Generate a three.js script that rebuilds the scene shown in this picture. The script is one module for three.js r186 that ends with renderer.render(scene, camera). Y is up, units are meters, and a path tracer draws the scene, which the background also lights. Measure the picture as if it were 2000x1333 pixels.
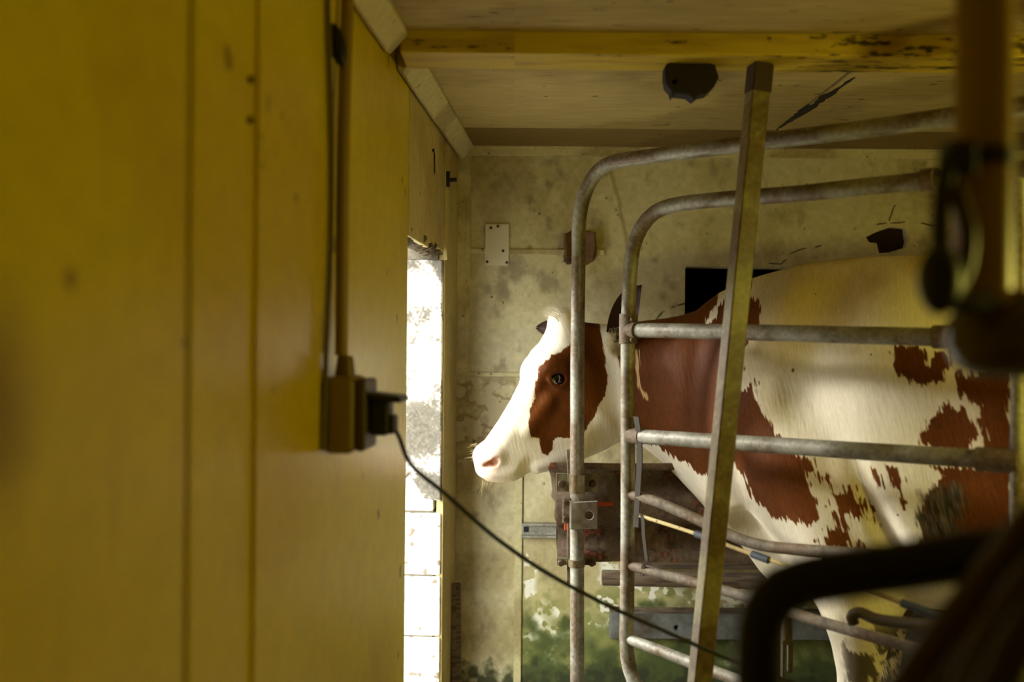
import * as THREE from 'three';
import { RoundedBoxGeometry } from 'three/addons/geometries/RoundedBoxGeometry.js';
import { mergeGeometries } from 'three/addons/utils/BufferGeometryUtils.js';

// ---------------------------------------------------------------- camera, sky, exposure
const scene = new THREE.Scene();
const EYE = 1.33;
const camera = new THREE.PerspectiveCamera(2 * Math.atan(666.5 / 1944) * 180 / Math.PI, 1.5, 0.05, 60);
camera.position.set(0, EYE, 0);
camera.rotation.set(0, 0, 0.5 * Math.PI / 180);
camera.focus = 3.05;
camera.userData.fStop = 1.5;
scene.background = new THREE.Color(0.97, 0.985, 1.0);
scene.backgroundIntensity = 1.0;
// hazy low sun from the left, straight in through the doorway
const sun = new THREE.DirectionalLight(new THREE.Color(1.0, 0.97, 0.88), 0.19);
sun.position.set(-9, 4.05, -6.45); sun.target.position.set(0.5, 1.2, -3.2 + 0.15);
sun.castShadow = true; sun.shadow.radius = 12; sun.shadow.mapSize.set(2048, 2048);
Object.assign(sun.shadow.camera, { left: -5, right: 5, top: 5, bottom: -5, near: 0.5, far: 30 });
scene.add(sun, sun.target);
const renderer = new THREE.WebGLRenderer({ antialias: true });
renderer.toneMapping = THREE.LinearToneMapping;
renderer.toneMappingExposure = 17.0;
renderer.shadowMap.enabled = true;

// ---------------------------------------------------------------- small tools
const V = (x, y, z) => new THREE.Vector3(x, y, z);
const clamp = (x, a, b) => x < a ? a : x > b ? b : x;
const step = (a, b, x) => { const k = clamp((x - a) / (b - a), 0, 1); return k * k * (3 - 2 * k); };
const mix = (a, b, k) => a + (b - a) * k;
function rng(seed) { let a = seed >>> 0; return () => { a = (a + 0x6D2B79F5) >>> 0; let t = a; t = Math.imul(t ^ (t >>> 15), t | 1); t ^= t + Math.imul(t ^ (t >>> 7), t | 61); return ((t ^ (t >>> 14)) >>> 0) / 4294967296; }; }
const TAB = (() => { const r = rng(7), t = new Float32Array(65536); for (let i = 0; i < 65536; i++) t[i] = r(); return t; })();
function vn(x, y, p = 256) {               // value noise that repeats every p cells
  const xi = Math.floor(x), yi = Math.floor(y); let fx = x - xi, fy = y - yi;
  fx = fx * fx * (3 - 2 * fx); fy = fy * fy * (3 - 2 * fy);
  const x0 = ((xi % p) + p) % p, x1 = (x0 + 1) % p, y0 = (((yi % p) + p) % p) << 8, y1 = ((((yi + 1) % p) + p) % p) << 8;
  const a = TAB[y0 + x0], b = TAB[y0 + x1], c = TAB[y1 + x0], d = TAB[y1 + x1];
  return a + (b - a) * fx + (c - a + (a - b - c + d) * fx) * fy;
}
function fbm(x, y, n = 4, p = 256) { let s = 0, a = 0.5, t = 0; for (let i = 0; i < n; i++) { s += a * vn(x + i * 17.3, y + i * 9.1, p); t += a; a *= 0.5; x *= 2; y *= 2; } return s / t; }
function tfbm(u, v, f, n = 4) { let s = 0, a = 0.5, t = 0; for (let i = 0; i < n; i++) { s += a * vn(u * f + i * 31, v * f + i * 57, f); t += a; a *= 0.5; f *= 2; } return s / t; } // tiles over 0..1, f a power of two
function texture(w, h, fn, srgb = true) {
  const d = new Uint8Array(w * h * 4), o = [0, 0, 0];
  for (let j = 0; j < h; j++) for (let i = 0; i < w; i++) {
    fn((i + 0.5) / w, (j + 0.5) / h, o);
    const k = (j * w + i) * 4; d[k] = clamp(o[0], 0, 255); d[k + 1] = clamp(o[1], 0, 255); d[k + 2] = clamp(o[2], 0, 255); d[k + 3] = 255;
  }
  const t = new THREE.DataTexture(d, w, h); t.wrapS = t.wrapT = THREE.RepeatWrapping; t.magFilter = THREE.LinearFilter; t.minFilter = THREE.LinearMipmapLinearFilter; t.generateMipmaps = true;
  if (srgb) t.colorSpace = THREE.SRGBColorSpace; t.needsUpdate = true; return t;
}
function paint(o, r, g, b, k) { o[0] += (r - o[0]) * k; o[1] += (g - o[1]) * k; o[2] += (b - o[2]) * k; }
const std = (p) => new THREE.MeshStandardMaterial({ roughness: 0.8, metalness: 0, ...p });
function spots(x, y, f, prob, rad) {        // sparse ragged dots: 1 inside, 0 outside
  x *= f; y *= f; const xi = Math.floor(x), yi = Math.floor(y); let m = 0;
  for (let a = -1; a <= 1; a++) for (let b = -1; b <= 1; b++) {
    const k = (((yi + b) & 255) << 8) + ((xi + a) & 255); if (TAB[k] > prob) continue;
    const px = xi + a + TAB[(k + 91) & 65535], py = yi + b + TAB[(k + 7177) & 65535], r = rad * (0.35 + 0.65 * TAB[(k + 333) & 65535]);
    m = Math.max(m, step(r, r * 0.6, Math.hypot(x - px, (y - py) * 0.8) + (vn(x * 6, y * 6) - 0.5) * r));
  }
  return m;
}
function polySD(P, x, y) {                 // signed distance to a closed polygon, positive inside
  let d = 1e9, s = -1;
  for (let i = 0, n = P.length, j = n - 1; i < n; j = i++) {
    const ax = P[i][0], ay = P[i][1], ex = P[j][0] - ax, ey = P[j][1] - ay, wx = x - ax, wy = y - ay;
    const k = clamp((wx * ex + wy * ey) / (ex * ex + ey * ey + 1e-12), 0, 1), bx = wx - ex * k, by = wy - ey * k;
    d = Math.min(d, bx * bx + by * by);
    if ((ay > y) !== (P[j][1] > y) && x < ex * (y - ay) / (P[j][1] - ay) + ax) s = -s;
  }
  return s * Math.sqrt(d);
}
function segD(P, x, y) {                   // distance to an open line
  let d = 1e9;
  for (let i = 1; i < P.length; i++) {
    const ax = P[i - 1][0], ay = P[i - 1][1], ex = P[i][0] - ax, ey = P[i][1] - ay, k = clamp(((x - ax) * ex + (y - ay) * ey) / (ex * ex + ey * ey + 1e-12), 0, 1);
    d = Math.min(d, Math.hypot(x - ax - ex * k, y - ay - ey * k));
  }
  return d;
}
function metric(g, k = 1) {                // uv in metres / k by the way each face points
  if (g.index) g = g.toNonIndexed();
  const p = g.attributes.position, uv = new Float32Array(p.count * 2), a = V(), b = V(), c = V();
  for (let i = 0; i < p.count; i += 3) {
    a.fromBufferAttribute(p, i); b.fromBufferAttribute(p, i + 1); c.fromBufferAttribute(p, i + 2);
    const n = b.clone().sub(a).cross(c.clone().sub(a)), x = Math.abs(n.x), y = Math.abs(n.y), z = Math.abs(n.z);
    [a, b, c].forEach((q, m) => { const [s, t] = x > y && x > z ? [q.z, q.y] : y > z ? [q.x, q.z] : [q.x, q.y]; uv[(i + m) * 2] = s / k; uv[(i + m) * 2 + 1] = t / k; });
  }
  g.setAttribute('uv', new THREE.BufferAttribute(uv, 2)); return g;
}
function box(x0, x1, y0, y1, z0, z1, r = 0.003, k = 1) {
  const w = x1 - x0, h = y1 - y0, d = z1 - z0;
  const g = r > 0 ? new RoundedBoxGeometry(w, h, d, 1, Math.min(r, w / 3, h / 3, d / 3)) : new THREE.BoxGeometry(w, h, d);
  g.translate((x0 + x1) / 2, (y0 + y1) / 2, (z0 + z1) / 2); return metric(g, k);
}
function tube(pts, r, { seg, radial = 16, k = 0.5, closed = false, straight = false, caps = true } = {}) {
  const P = pts.map(p => V(...p));
  let curve;
  if (P.length === 2) curve = new THREE.LineCurve3(P[0], P[1]);
  else if (straight) { curve = new THREE.CurvePath(); for (let i = 1; i < P.length; i++) curve.add(new THREE.LineCurve3(P[i - 1], P[i])); }
  else curve = new THREE.CatmullRomCurve3(P, closed, 'centripetal');
  const len = curve.getLength(), n = seg || (P.length === 2 ? 1 : Math.max(8, P.length * 6));
  const g = new THREE.TubeGeometry(curve, n, r, radial, closed), uv = g.attributes.uv;
  for (let i = 0; i < uv.count; i++) uv.setXY(i, uv.getX(i) * len / k, uv.getY(i) * 2 * Math.PI * r / k);
  if (!caps || closed) return g;
  const list = [g];
  for (const e of [0, 1]) {
    const c = new THREE.CircleGeometry(r, radial), q = curve.getPointAt(e), t = curve.getTangentAt(e); if (!e) t.negate();
    c.applyQuaternion(new THREE.Quaternion().setFromUnitVectors(V(0, 0, 1), t)); c.translate(q.x, q.y, q.z); list.push(c);
  }
  return mergeGeometries(list);
}
function cyl(a, b, r0, r1 = r0, radial = 16) {   // between two points, bevelled rims
  const A = V(...a), B = V(...b), L = A.distanceTo(B), e = Math.min(r0, r1, L) * 0.15;
  const g = new THREE.LatheGeometry([[0, 0], [r0 - e, 0], [r0, e], [r1, L - e], [r1 - e, L], [0, L]].map(p => new THREE.Vector2(...p)), radial);
  g.applyQuaternion(new THREE.Quaternion().setFromUnitVectors(V(0, 1, 0), B.clone().sub(A).normalize())); g.translate(A.x, A.y, A.z);
  return g;
}
function prism(P, z0, z1, bev = 0.002, holes = []) {   // outline in x, y drawn out along z
  const s = new THREE.Shape(P.map(p => new THREE.Vector2(...p)));
  holes.forEach(h => s.holes.push(new THREE.Path(h.map(p => new THREE.Vector2(...p)))));
  const g = new THREE.ExtrudeGeometry(s, { depth: z1 - z0 - 2 * bev, bevelEnabled: bev > 0, bevelThickness: bev, bevelSize: bev, bevelOffset: -bev, bevelSegments: 1, curveSegments: 12 });
  g.translate(0, 0, z0 + bev); return g;
}
const ring = (x, y, r, n = 14) => Array.from({ length: n }, (_, i) => [x + r * Math.cos(i * 2 * Math.PI / n), y + r * Math.sin(i * 2 * Math.PI / n)]);
const plain = (gs) => mergeGeometries(gs.map(g => { const h = g.index ? g.toNonIndexed() : g; for (const k of Object.keys(h.attributes)) if (!['position', 'normal', 'uv'].includes(k)) h.deleteAttribute(k); return h; }));
function turned(g, pos, rot = [0, 0, 0]) { g.applyMatrix4(new THREE.Matrix4().compose(V(...pos), new THREE.Quaternion().setFromEuler(new THREE.Euler(...rot)), V(1, 1, 1))); return g; }

const taken = {};
const numbered = (n) => { const k = taken[n] = (taken[n] ?? -1) + 1; return k ? n + '_' + String(k).padStart(3, '0') : n; };
function mesh(name, g, m) { const o = new THREE.Mesh(g, m); o.name = name; o.castShadow = o.receiveShadow = true; return o; }
function thing(name, label, category, base = [0, 0, 0], group) {
  const o = new THREE.Group(); o.name = numbered(name); o.position.set(...base); o.userData = { label, category }; if (group) o.userData.group = group;
  scene.add(o); return o;
}
function part(parent, name, g, m, label) {   // geometry is given in the room's axes
  const o = mesh(name, g, m); let p = parent; while (p && p !== scene && p.parent) { o.position.sub(p.position); p = p.parent; }
  if (label) o.userData.label = label; parent.add(o); return o;
}
function single(name, g, m, label, category, group) { const o = mesh(numbered(name), g, m); o.userData = { label, category }; if (group) o.userData.group = group; scene.add(o); return o; }
function structure(name, g, m) { const o = mesh(name, g, m); o.userData = { kind: 'structure' }; scene.add(o); return o; }
function setting(name) { const o = new THREE.Group(); o.name = name; o.userData = { kind: 'structure' }; scene.add(o); return o; }

// ---------------------------------------------------------------- surfaces
const T = {};
T.yellow = texture(1024, 1024, (u, v, o) => {            // one tile is 1.6 m
  const a = tfbm(u, v, 4, 4), b = tfbm(u, v, 64, 2), c = vn(u * 64, v * 8, 64);
  o[0] = 204; o[1] = 180; o[2] = 4; paint(o, 212, 190, 22, step(0.5, 0.75, a) * 0.5); paint(o, 190, 158, 4, step(0.55, 0.3, a) * 0.5);
  paint(o, 176, 146, 8, step(0.78, 0.95, c) * 0.2); const n = (b - 0.5) * 14; o[0] += n; o[1] += n * 0.9; o[2] += n * 0.3;
  paint(o, 110, 80, 10, spots(u, v, 16, 0.1, 0.16) * 0.7);
});
T.cream = texture(1024, 1024, (u, v, o) => {             // planks, dirty cream-yellow paint
  const a = tfbm(u, v, 4, 4), b = tfbm(u, v, 64, 2);
  o[0] = 190; o[1] = 172; o[2] = 108; paint(o, 160, 138, 72, step(0.45, 0.7, a) * 0.6); const n = (b - 0.5) * 22; o[0] += n; o[1] += n; o[2] += n * 0.8;
  paint(o, 70, 56, 30, spots(u, v, 16, 0.2, 0.1) * 0.7);
});
T.paint = texture(512, 512, (u, v, o) => {               // mouldings and plates, greyish cream
  const a = tfbm(u, v, 4, 4), b = tfbm(u, v, 64, 2);
  o[0] = 204; o[1] = 192; o[2] = 146; paint(o, 150, 132, 86, step(0.5, 0.75, a) * 0.7); const n = (b - 0.5) * 26; o[0] += n; o[1] += n; o[2] += n * 0.8;
  paint(o, 80, 64, 36, spots(u, v, 20, 0.25, 0.14) * 0.7);
});
T.ceiling = texture(1024, 1024, (u, v, o) => {           // board grain runs along x; one tile is 1.5 m
  const a = tfbm(u, v, 4, 4), g = vn(u * 16, v * 256, 256) * 0.6 + vn(u * 32 + 9, v * 128, 128) * 0.4, d = vn(u * 32, v * 128 + 40, 128), e = tfbm(u + 0.2, v + 0.6, 64, 2);
  o[0] = 186; o[1] = 166; o[2] = 104; paint(o, 150, 128, 72, step(0.42, 0.68, a) * 0.7); const n = (g - 0.5) * 26; o[0] += n; o[1] += n; o[2] += n;
  paint(o, 76, 60, 30, step(0.86, 0.96, d) * step(0.52, 0.62, a) * 0.6); paint(o, 48, 38, 22, spots(u * 0.5, v, 32, 0.1, 0.1) * 0.7);
});
T.galv = texture(512, 512, (u, v, o) => {                // old zinc, one tile is 0.5 m
  const a = tfbm(u, v, 8, 4), b = tfbm(u, v, 64, 2), s = tfbm(u + 0.5, v, 32, 2);
  o[0] = 138; o[1] = 134; o[2] = 118; paint(o, 168, 166, 150, step(0.5, 0.7, a) * 0.6); paint(o, 104, 84, 60, step(0.52, 0.34, a) * 0.7);
  const n = (b - 0.5) * 40; o[0] += n; o[1] += n; o[2] += n; paint(o, 84, 64, 44, spots(u, v, 24, 0.12, 0.16) * 0.6);
});
T.rustpipe = texture(512, 512, (u, v, o) => {
  const a = tfbm(u, v, 8, 4), b = tfbm(u, v, 64, 2);
  o[0] = 112; o[1] = 99; o[2] = 78; paint(o, 104, 78, 52, step(0.5, 0.7, a) * 0.6); paint(o, 88, 78, 62, step(0.5, 0.3, a) * 0.6); const n = (b - 0.5) * 44; o[0] += n; o[1] += n; o[2] += n;
});
T.rust = texture(512, 512, (u, v, o) => {                // rusted sheet under dust, one tile is 0.6 m
  const a = tfbm(u, v, 4, 5), b = tfbm(u, v, 64, 2), c = tfbm(u + 0.3, v + 0.1, 8, 4);
  o[0] = 104; o[1] = 86; o[2] = 66; paint(o, 132, 114, 90, step(0.45, 0.7, a) * 0.6); paint(o, 62, 44, 30, step(0.55, 0.75, c) * 0.7); paint(o, 196, 84, 36, step(0.7, 0.78, c + (b - 0.5) * 0.25) * 0.4);
  const n = (b - 0.5) * 34; o[0] += n; o[1] += n; o[2] += n;
});
T.wood = texture(512, 512, (u, v, o) => {                // grain along u
  const g = vn(u * 8, v * 64, 64) * 0.6 + vn(u * 16, v * 128, 128) * 0.4, a = tfbm(u, v, 8, 3);
  o[0] = 108; o[1] = 92; o[2] = 70; paint(o, 68, 54, 38, step(0.45, 0.75, g) * 0.8); paint(o, 136, 122, 98, step(0.6, 0.8, a) * 0.4);
});
T.concrete = texture(512, 512, (u, v, o) => {
  const a = tfbm(u, v, 4, 5), b = tfbm(u, v, 128, 1);
  o[0] = 120; o[1] = 112; o[2] = 94; const n = (a - 0.5) * 90 + (b - 0.5) * 24; o[0] += n; o[1] += n; o[2] += n;
});
T.beam = texture(1024, 1024, (u, v, o) => {              // x over 3 m; black mould spreading towards the right
  const x = u * 3, a = fbm(x * 5, v * 120, 4), b = fbm(x * 40, v * 300, 3);
  o[0] = 196; o[1] = 168; o[2] = 40; paint(o, 160, 132, 30, step(0.4, 0.7, a) * 0.6); paint(o, 36, 26, 12, step(0.6, 0.76, a * 0.5 + b * 0.5 + 0.14 * step(0.45, 0.9, x) * step(2.66, 2.6, x) - 0.06) * 0.85);
});
T.yard = texture(512, 512, (u, v, o) => { const n = (tfbm(u, v, 8, 4) - 0.5) * 50; o[0] = 132 + n; o[1] = 130 + n; o[2] = 122 + n; });
T.whitewash = texture(1024, 1024, (u, v, o) => {         // blocks beside the opening, one tile is 1 m
  const a = tfbm(u, v, 8, 4), b = tfbm(u, v, 64, 2), s = tfbm(u + 0.6, v + 0.2, 32, 3);
  o[0] = 236; o[1] = 234; o[2] = 226; const n = (b - 0.5) * 22; o[0] += n; o[1] += n; o[2] += n; paint(o, 205, 200, 184, step(0.5, 0.7, a) * 0.5); paint(o, 96, 76, 50, step(0.72, 0.78, s) * 0.75);
});
T.grime = texture(1024, 1024, (u, v, o) => {             // weathered render of the jamb; u, v are x, y over 2 m
  const y = v * 2, a = fbm(u * 24, v * 24, 5), b = fbm(u * 300, v * 300, 1), c = fbm(u * 60 + 9, v * 60, 3);
  o[0] = 228; o[1] = 223; o[2] = 210; const low = step(1.25, 1.0, y) * step(0.7, 0.85, y) + 0.8 * step(1.5, 1.59, y);
  paint(o, 92, 86, 72, step(0.52, 0.8, a * 0.7 + c * 0.3 + low * 0.28 + (b - 0.5) * 0.25) * 0.9); const n = (b - 0.5) * 30; o[0] += n; o[1] += n; o[2] += n;
});
T.bump = texture(512, 512, (u, v, o) => { const a = tfbm(u, v, 16, 4) * 0.7 + tfbm(u, v, 128, 1) * 0.3; o[0] = o[1] = o[2] = a * 255; }, false);
// the far wall: plaster with pits, flaked limewash, damp and moss; x from -0.4 to 2.8, y from 0 to 2.1
const FW = { x0: -0.4, x1: 2.8, y0: 0, y1: 2.1 };
const flakes = [[[-0.19, 1.0, 0.035], [-0.12, 1.13, 0.05], [-0.1, 1.05, 0.03], [-0.15, 0.93, 0.04], [-0.06, 1.16, 0.03], [-0.07, 1.1, 0.025]]][0];
const crack = [[[0.955, 1.63], [1.0, 1.628], [1.03, 1.665], [1.12, 1.69], [1.2, 1.71], [1.27, 1.735], [1.33, 1.77], [1.46, 1.79], [1.6, 1.77]], [[0.53, 1.4], [0.56, 1.45], [0.6, 1.47], [0.64, 1.48]], [[1.4, 1.79], [1.42, 1.85]], [[0.36, 1.98], [0.38, 1.9], [0.41, 1.78], [0.43, 1.62], [0.44, 1.5]]];
T.far = texture(2048, 1344, (u, v, o) => {
  const x = mix(FW.x0, FW.x1, u), y = mix(FW.y0, FW.y1, v);
  const a = fbm(x * 4, y * 4, 5), b = fbm(x * 60, y * 60, 2), c = fbm(x * 14 + 5, y * 14, 4), e = fbm(x * 30 + 50, y * 30, 3), p = fbm(x * 120, y * 120 + 9, 2);
  o[0] = 200; o[1] = 190; o[2] = 146;
  paint(o, 158, 142, 92, step(0.45, 0.68, a) * 0.55); paint(o, 206, 198, 160, step(0.5, 0.3, a) * 0.4);
  let n = (b - 0.5) * 26; o[0] += n; o[1] += n; o[2] += n;
  const low = step(1.22, 1.16, y + (c - 0.5) * 0.03) * step(0.1, 0.02, x - 0.03);         // the damp patch left of the batten
  paint(o, 136, 116, 76, low * step(0.36, 0.56, c) * step(0.7, 1.0, y) * 0.9);
  let f = 1; for (const q of flakes) f = Math.min(f, Math.hypot(x - q[0], (y - q[1])) / q[2]);
  paint(o, 198, 186, 148, step(0.52, 0.56, c + (1 - f) * 0.16) * step(0.8, 0.9, y) * step(1.19, 1.17, y) * step(0.05, 0.0, x) * 0.85);
  const st = [[0.03, 1.58, 0.1], [-0.05, 1.52, 0.08], [0.12, 1.56, 0.07], [-0.06, 1.44, 0.06]];      // sooty marks under the plate
  let so = 0; for (const q of st) so = Math.max(so, 1 - Math.hypot(x - q[0], y - q[1]) / q[2]);
  paint(o, 92, 82, 62, step(0.1, 0.9, so + (fbm(x * 30, y * 22, 4) - 0.5) * 1.6 + (c - 0.5) * 0.9) * 0.4);
  const wet = step(0.62, 0.3, y + (a - 0.5) * 0.5) * step(0.02, 0.06, x);                       // white flakes and green below
  paint(o, 168, 164, 96, wet * 0.55); paint(o, 112, 118, 52, wet * step(0.42, 0.6, c) * 0.7);
  paint(o, 232, 230, 206, step(0.58, 0.61, e) * step(0.75, 0.6, y) * step(0.04, 0.06, x) * step(0.0, 0.2, y) * step(0.45, 0.6, fbm(x * 6 + 3, y * 6, 3)));
  paint(o, 62, 74, 26, step(0.34, 0.14, y + (c - 0.5) * 0.42) * step(-0.05, 0.1, x) * 0.92); paint(o, 40, 46, 20, step(0.14, 0.04, y + (e - 0.5) * 0.2) * 0.8);
  paint(o, 84, 66, 36, spots(x, y, 14, 0.12, 0.07) * 0.8); paint(o, 96, 80, 46, spots(x, y, 70, 0.12, 0.16) * 0.5);
  let cd = 1; for (const l of crack.slice(0, 3)) cd = Math.min(cd, segD(l, x + (e - 0.5) * 0.012, y + (c - 0.5) * 0.02)); paint(o, 30, 22, 12, step(0.0035, 0.001, cd) * step(0.42, 0.52, a * 0.5 + e * 0.5) * 0.85);
  paint(o, 120, 100, 60, step(0.012, 0.002, segD(crack[3], x + (c - 0.5) * 0.02, y)) * 0.4);
});
const M = {
  yellow: new THREE.MeshPhysicalMaterial({ map: T.yellow, roughness: 0.32, specularIntensity: 0.5, bumpMap: T.bump, bumpScale: 0.0012 }),
  cream: std({ map: T.cream, roughness: 0.6, bumpMap: T.bump, bumpScale: 0.001 }),
  ceiling: std({ map: T.ceiling, roughness: 0.75, bumpMap: T.bump, bumpScale: 0.001 }),
  far: std({ map: T.far, roughness: 0.85, bumpMap: T.bump, bumpScale: 0.0015 }),
  galv: std({ map: T.galv, roughness: 0.55, metalness: 0.25, bumpMap: T.bump, bumpScale: 0.0006 }),
  rustpipe: std({ map: T.rustpipe, roughness: 0.7, bumpMap: T.bump, bumpScale: 0.0008 }),
  rust: std({ map: T.rust, roughness: 0.85, bumpMap: T.bump, bumpScale: 0.002 }),
  wood: std({ map: T.wood, roughness: 0.9 }),
  concrete: std({ map: T.concrete, roughness: 0.9 }),
  yard: std({ map: T.yard, roughness: 0.95 }),
  whitewash: std({ map: T.whitewash, roughness: 0.85, bumpMap: T.bump, bumpScale: 0.003 }),
  grime: std({ map: T.grime, roughness: 0.9, bumpMap: T.bump, bumpScale: 0.004 }),
  mould: std({ map: T.paint, roughness: 0.6 }),
  batten: std({ map: T.paint, color: 0xf0f4ea, roughness: 0.6 }),
  hinge: std({ map: T.rust, color: 0xffe0b0, roughness: 0.7, bumpMap: T.bump, bumpScale: 0.002 }),
  rubber: std({ color: 0x120f0c, roughness: 0.55 }),
  black: std({ color: 0x0d0a08, roughness: 0.5 }),
  plate: std({ color: 0xdcd4b6, roughness: 0.6, bumpMap: T.bump, bumpScale: 0.0008 }),
  pipepaint: std({ color: 0x947610, roughness: 0.4 }),
  darksteel: std({ color: 0x100a06, roughness: 0.5, metalness: 0.3, bumpMap: T.bump, bumpScale: 0.0006 }),
  brownhose: std({ color: 0x3a2410, roughness: 0.45 }),
  strap: std({ color: 0x3a3224, roughness: 0.8 }),
  bolt: std({ color: 0x5a4a38, roughness: 0.6, metalness: 0.5 }),
  zinc: std({ map: T.galv, color: 0xf0ead0, roughness: 0.4, metalness: 0.35 }),
  bluegrey: std({ map: T.galv, color: 0xb8c0c8, roughness: 0.6, metalness: 0.1 }),
  paintedTube: std({ map: T.galv, color: 0xe6d8a0, roughness: 0.45 }),
  boxplastic: std({ color: 0x8a7428, roughness: 0.5 }),
  rod: std({ map: T.paint, color: 0xf2e6c4, roughness: 0.55 }),
  sleeve: std({ color: 0x3c434c, roughness: 0.6 }),
  glass: new THREE.MeshPhysicalMaterial({ color: 0xffffff, roughness: 0.03, transmission: 1, thickness: 0, ior: 1.5 }),
};
// ---------------------------------------------------------------- the room
const CEIL = 2.058, FARZ = -3.7, RIGHT = 2.6, BACK = 1.5;
structure('floor', box(-0.55, RIGHT + 0.2, -0.15, 0, FARZ - 0.1, BACK + 0.2, 0, 0.8), M.concrete);
structure('field_ground', box(RIGHT + 0.2, 16, -0.3, -0.05, -12, 9, 0, 2), std({ map: T.yard, color: 0x8a8a50, roughness: 1 }));
structure('yard_ground', box(-14, -0.55, -0.25, -0.05, -12, 9, 0, 2), M.yard);

structure('yard_wall', box(-9.4, -9, -0.05, 2.9, -12, 9, 0, 2), std({ map: T.concrete, color: 0x8a8478, roughness: 1 }));
// left wall: runs slightly off the line of sight, x = -0.4847 + 0.076 * distance
const wallLeft = setting('wall_left');
wallLeft.position.set(-0.4847, 0, 0); wallLeft.rotation.y = -Math.atan(0.076);
const W1 = Math.sqrt(1 + 0.076 * 0.076);
function onLeft(name, l0, l1, y0, y1, x0, x1, m, r = 0.003, k = 1.6) { const o = mesh(name, box(x0, x1, y0, y1, -l1 * W1, -l0 * W1, r, k), m); wallLeft.add(o); return o; }
const HEAD = 1.6;                                        // underside of the lintel
onLeft('masonry', -1.6, 2.66, 0, CEIL + 0.05, -0.11, -0.016, M.concrete, 0, 0.8);
onLeft('masonry', 2.66, 3.336, HEAD + 0.035, CEIL + 0.05, -0.11, -0.016, M.concrete, 0, 0.8);
const seams = [-1.6, -0.1, 1.213, 1.466, 2.676];
for (let i = 0; i < 4; i++) onLeft('panel', seams[i] + (i === 2 ? 0.009 : 0.004), seams[i + 1] - (i === 1 ? 0.009 : 0.004), 0, CEIL - 0.004, -0.018, i === 2 ? -0.002 : 0, M.yellow, 0.003);
onLeft('cover_strip', 1.448, 1.484, 0, CEIL - 0.004, -0.004, 0.004, M.yellow, 0.002);
onLeft('plank', 2.69, 3.028, HEAD + 0.012, CEIL, -0.018, -0.001, M.cream, 0.003, 0.9);
onLeft('plank', 3.044, 3.346, HEAD + 0.03, CEIL, -0.018, -0.002, M.cream, 0.003, 0.9);
onLeft('plank', 3.362, 3.7, 0, CEIL, -0.018, 0, M.cream, 0.003, 0.9);
onLeft('door_post', 3.352, 3.358, 0, HEAD + 0.02, -0.02, 0.003, M.cream, 0.003, 0.9);
// the far side of the opening: blocks under whitewash, weathered render above
{
  const cuts = [-0.05, 0.128, 0.333, 0.538, 0.751, HEAD];
  const r = rng(3);
  for (let i = 0; i < 4; i++) onLeft('block', 3.338 + r() * 0.004, 3.72, cuts[i] + 0.003, cuts[i + 1] - 0.003, -0.62, -0.003, M.whitewash, 0.006, 1);
  onLeft('mortar', 3.347, 3.72, -0.05, 0.76, -0.61, -0.03, M.concrete, 0, 0.8);
  const P = []; const jag = [[-0.62, 0.751], [-0.25, 0.762], [-0.17, 0.78], [-0.13, 0.86], [-0.11, 0.88], [-0.06, 0.8], [-0.003, 0.79]];
  const render = new THREE.ExtrudeGeometry(new THREE.Shape([...jag, [-0.003, HEAD], [-0.62, HEAD]].map(p => new THREE.Vector2(...p))), { depth: 0.37, bevelEnabled: true, bevelSize: 0.004, bevelThickness: 0.004, bevelSegments: 1, bevelOffset: -0.004 });
  render.translate(0, 0, -3.335 * W1 - 0.37); const ro = mesh('render_coat', metric(render, 2), M.grime); wallLeft.add(ro);
  onLeft('block', 3.345, 3.72, 0.754, HEAD, -0.61, -0.03, M.whitewash, 0.006, 1);
  onLeft('masonry', 3.34, 3.72, HEAD + 0.002, CEIL + 0.05, -0.24, -0.02, M.concrete, 0, 0.8);
}
// broken mortar along the underside of the lintel
{
  const r = rng(11), m = std({ map: T.concrete, color: 0xb8ac94, roughness: 0.95 });
  for (let i = 0; i < 9; i++) {
    const g = new THREE.IcosahedronGeometry(0.026 + r() * 0.022, 2), p = g.attributes.position;
    for (let k = 0; k < p.count; k++) { const f = 0.75 + 0.5 * vn(p.getX(k) * 90 + i * 7 + 50, p.getY(k) * 90 + p.getZ(k) * 70 + 50); p.setXYZ(k, p.getX(k) * f, p.getY(k) * f * 0.7, p.getZ(k) * f * 1.3); }
    g.computeVertexNormals(); g.translate(-0.02 - r() * 0.03, HEAD + 0.012 + r() * 0.022, -(2.75 + i * 0.068) * W1); wallLeft.add(mesh('mortar_lump', metric(g, 0.4), m));
  }
  const s = mesh('splinter', turned(box(-0.006, 0.006, -0.05, 0.05, -0.004, 0.004, 0.002, 0.4), [0, HEAD + 0.05, -3.346 * W1], [0.12, 0, 0.1]), M.cream); wallLeft.add(s);
}
for (const [l, y] of [[1.42, 1.7], [1.42, 1.642], [1.458, 1.627], [1.465, 1.585], [3.09, 1.92]]) { const o = mesh('nail_hole', turned(new THREE.CylinderGeometry(0.0055, 0.0055, 0.006, 10), [0.001, y, -l * W1], [0, 0, Math.PI / 2]), M.black); wallLeft.add(o); }
for (const [x, y, r] of [[3.12, 1.9, 0.007], [3.125, 1.87, 0.006]]) { const o = mesh('knot_hole', turned(new THREE.SphereGeometry(r, 10, 8).scale(0.3, 3.2, 1), [0.0, y, -x * W1]), M.black); wallLeft.add(o); }
{ const g = new THREE.Group(); g.name = 'latch'; wallLeft.add(g); g.add(mesh('latch_plate', box(-0.001, 0.012, 1.852, 1.905, -3.39 * W1, -3.375 * W1, 0.003), M.black)); g.add(mesh('latch_pin', cyl([0.01, 1.876, -3.383 * W1], [0.035, 1.876, -3.383 * W1], 0.007), M.black)); }

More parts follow.
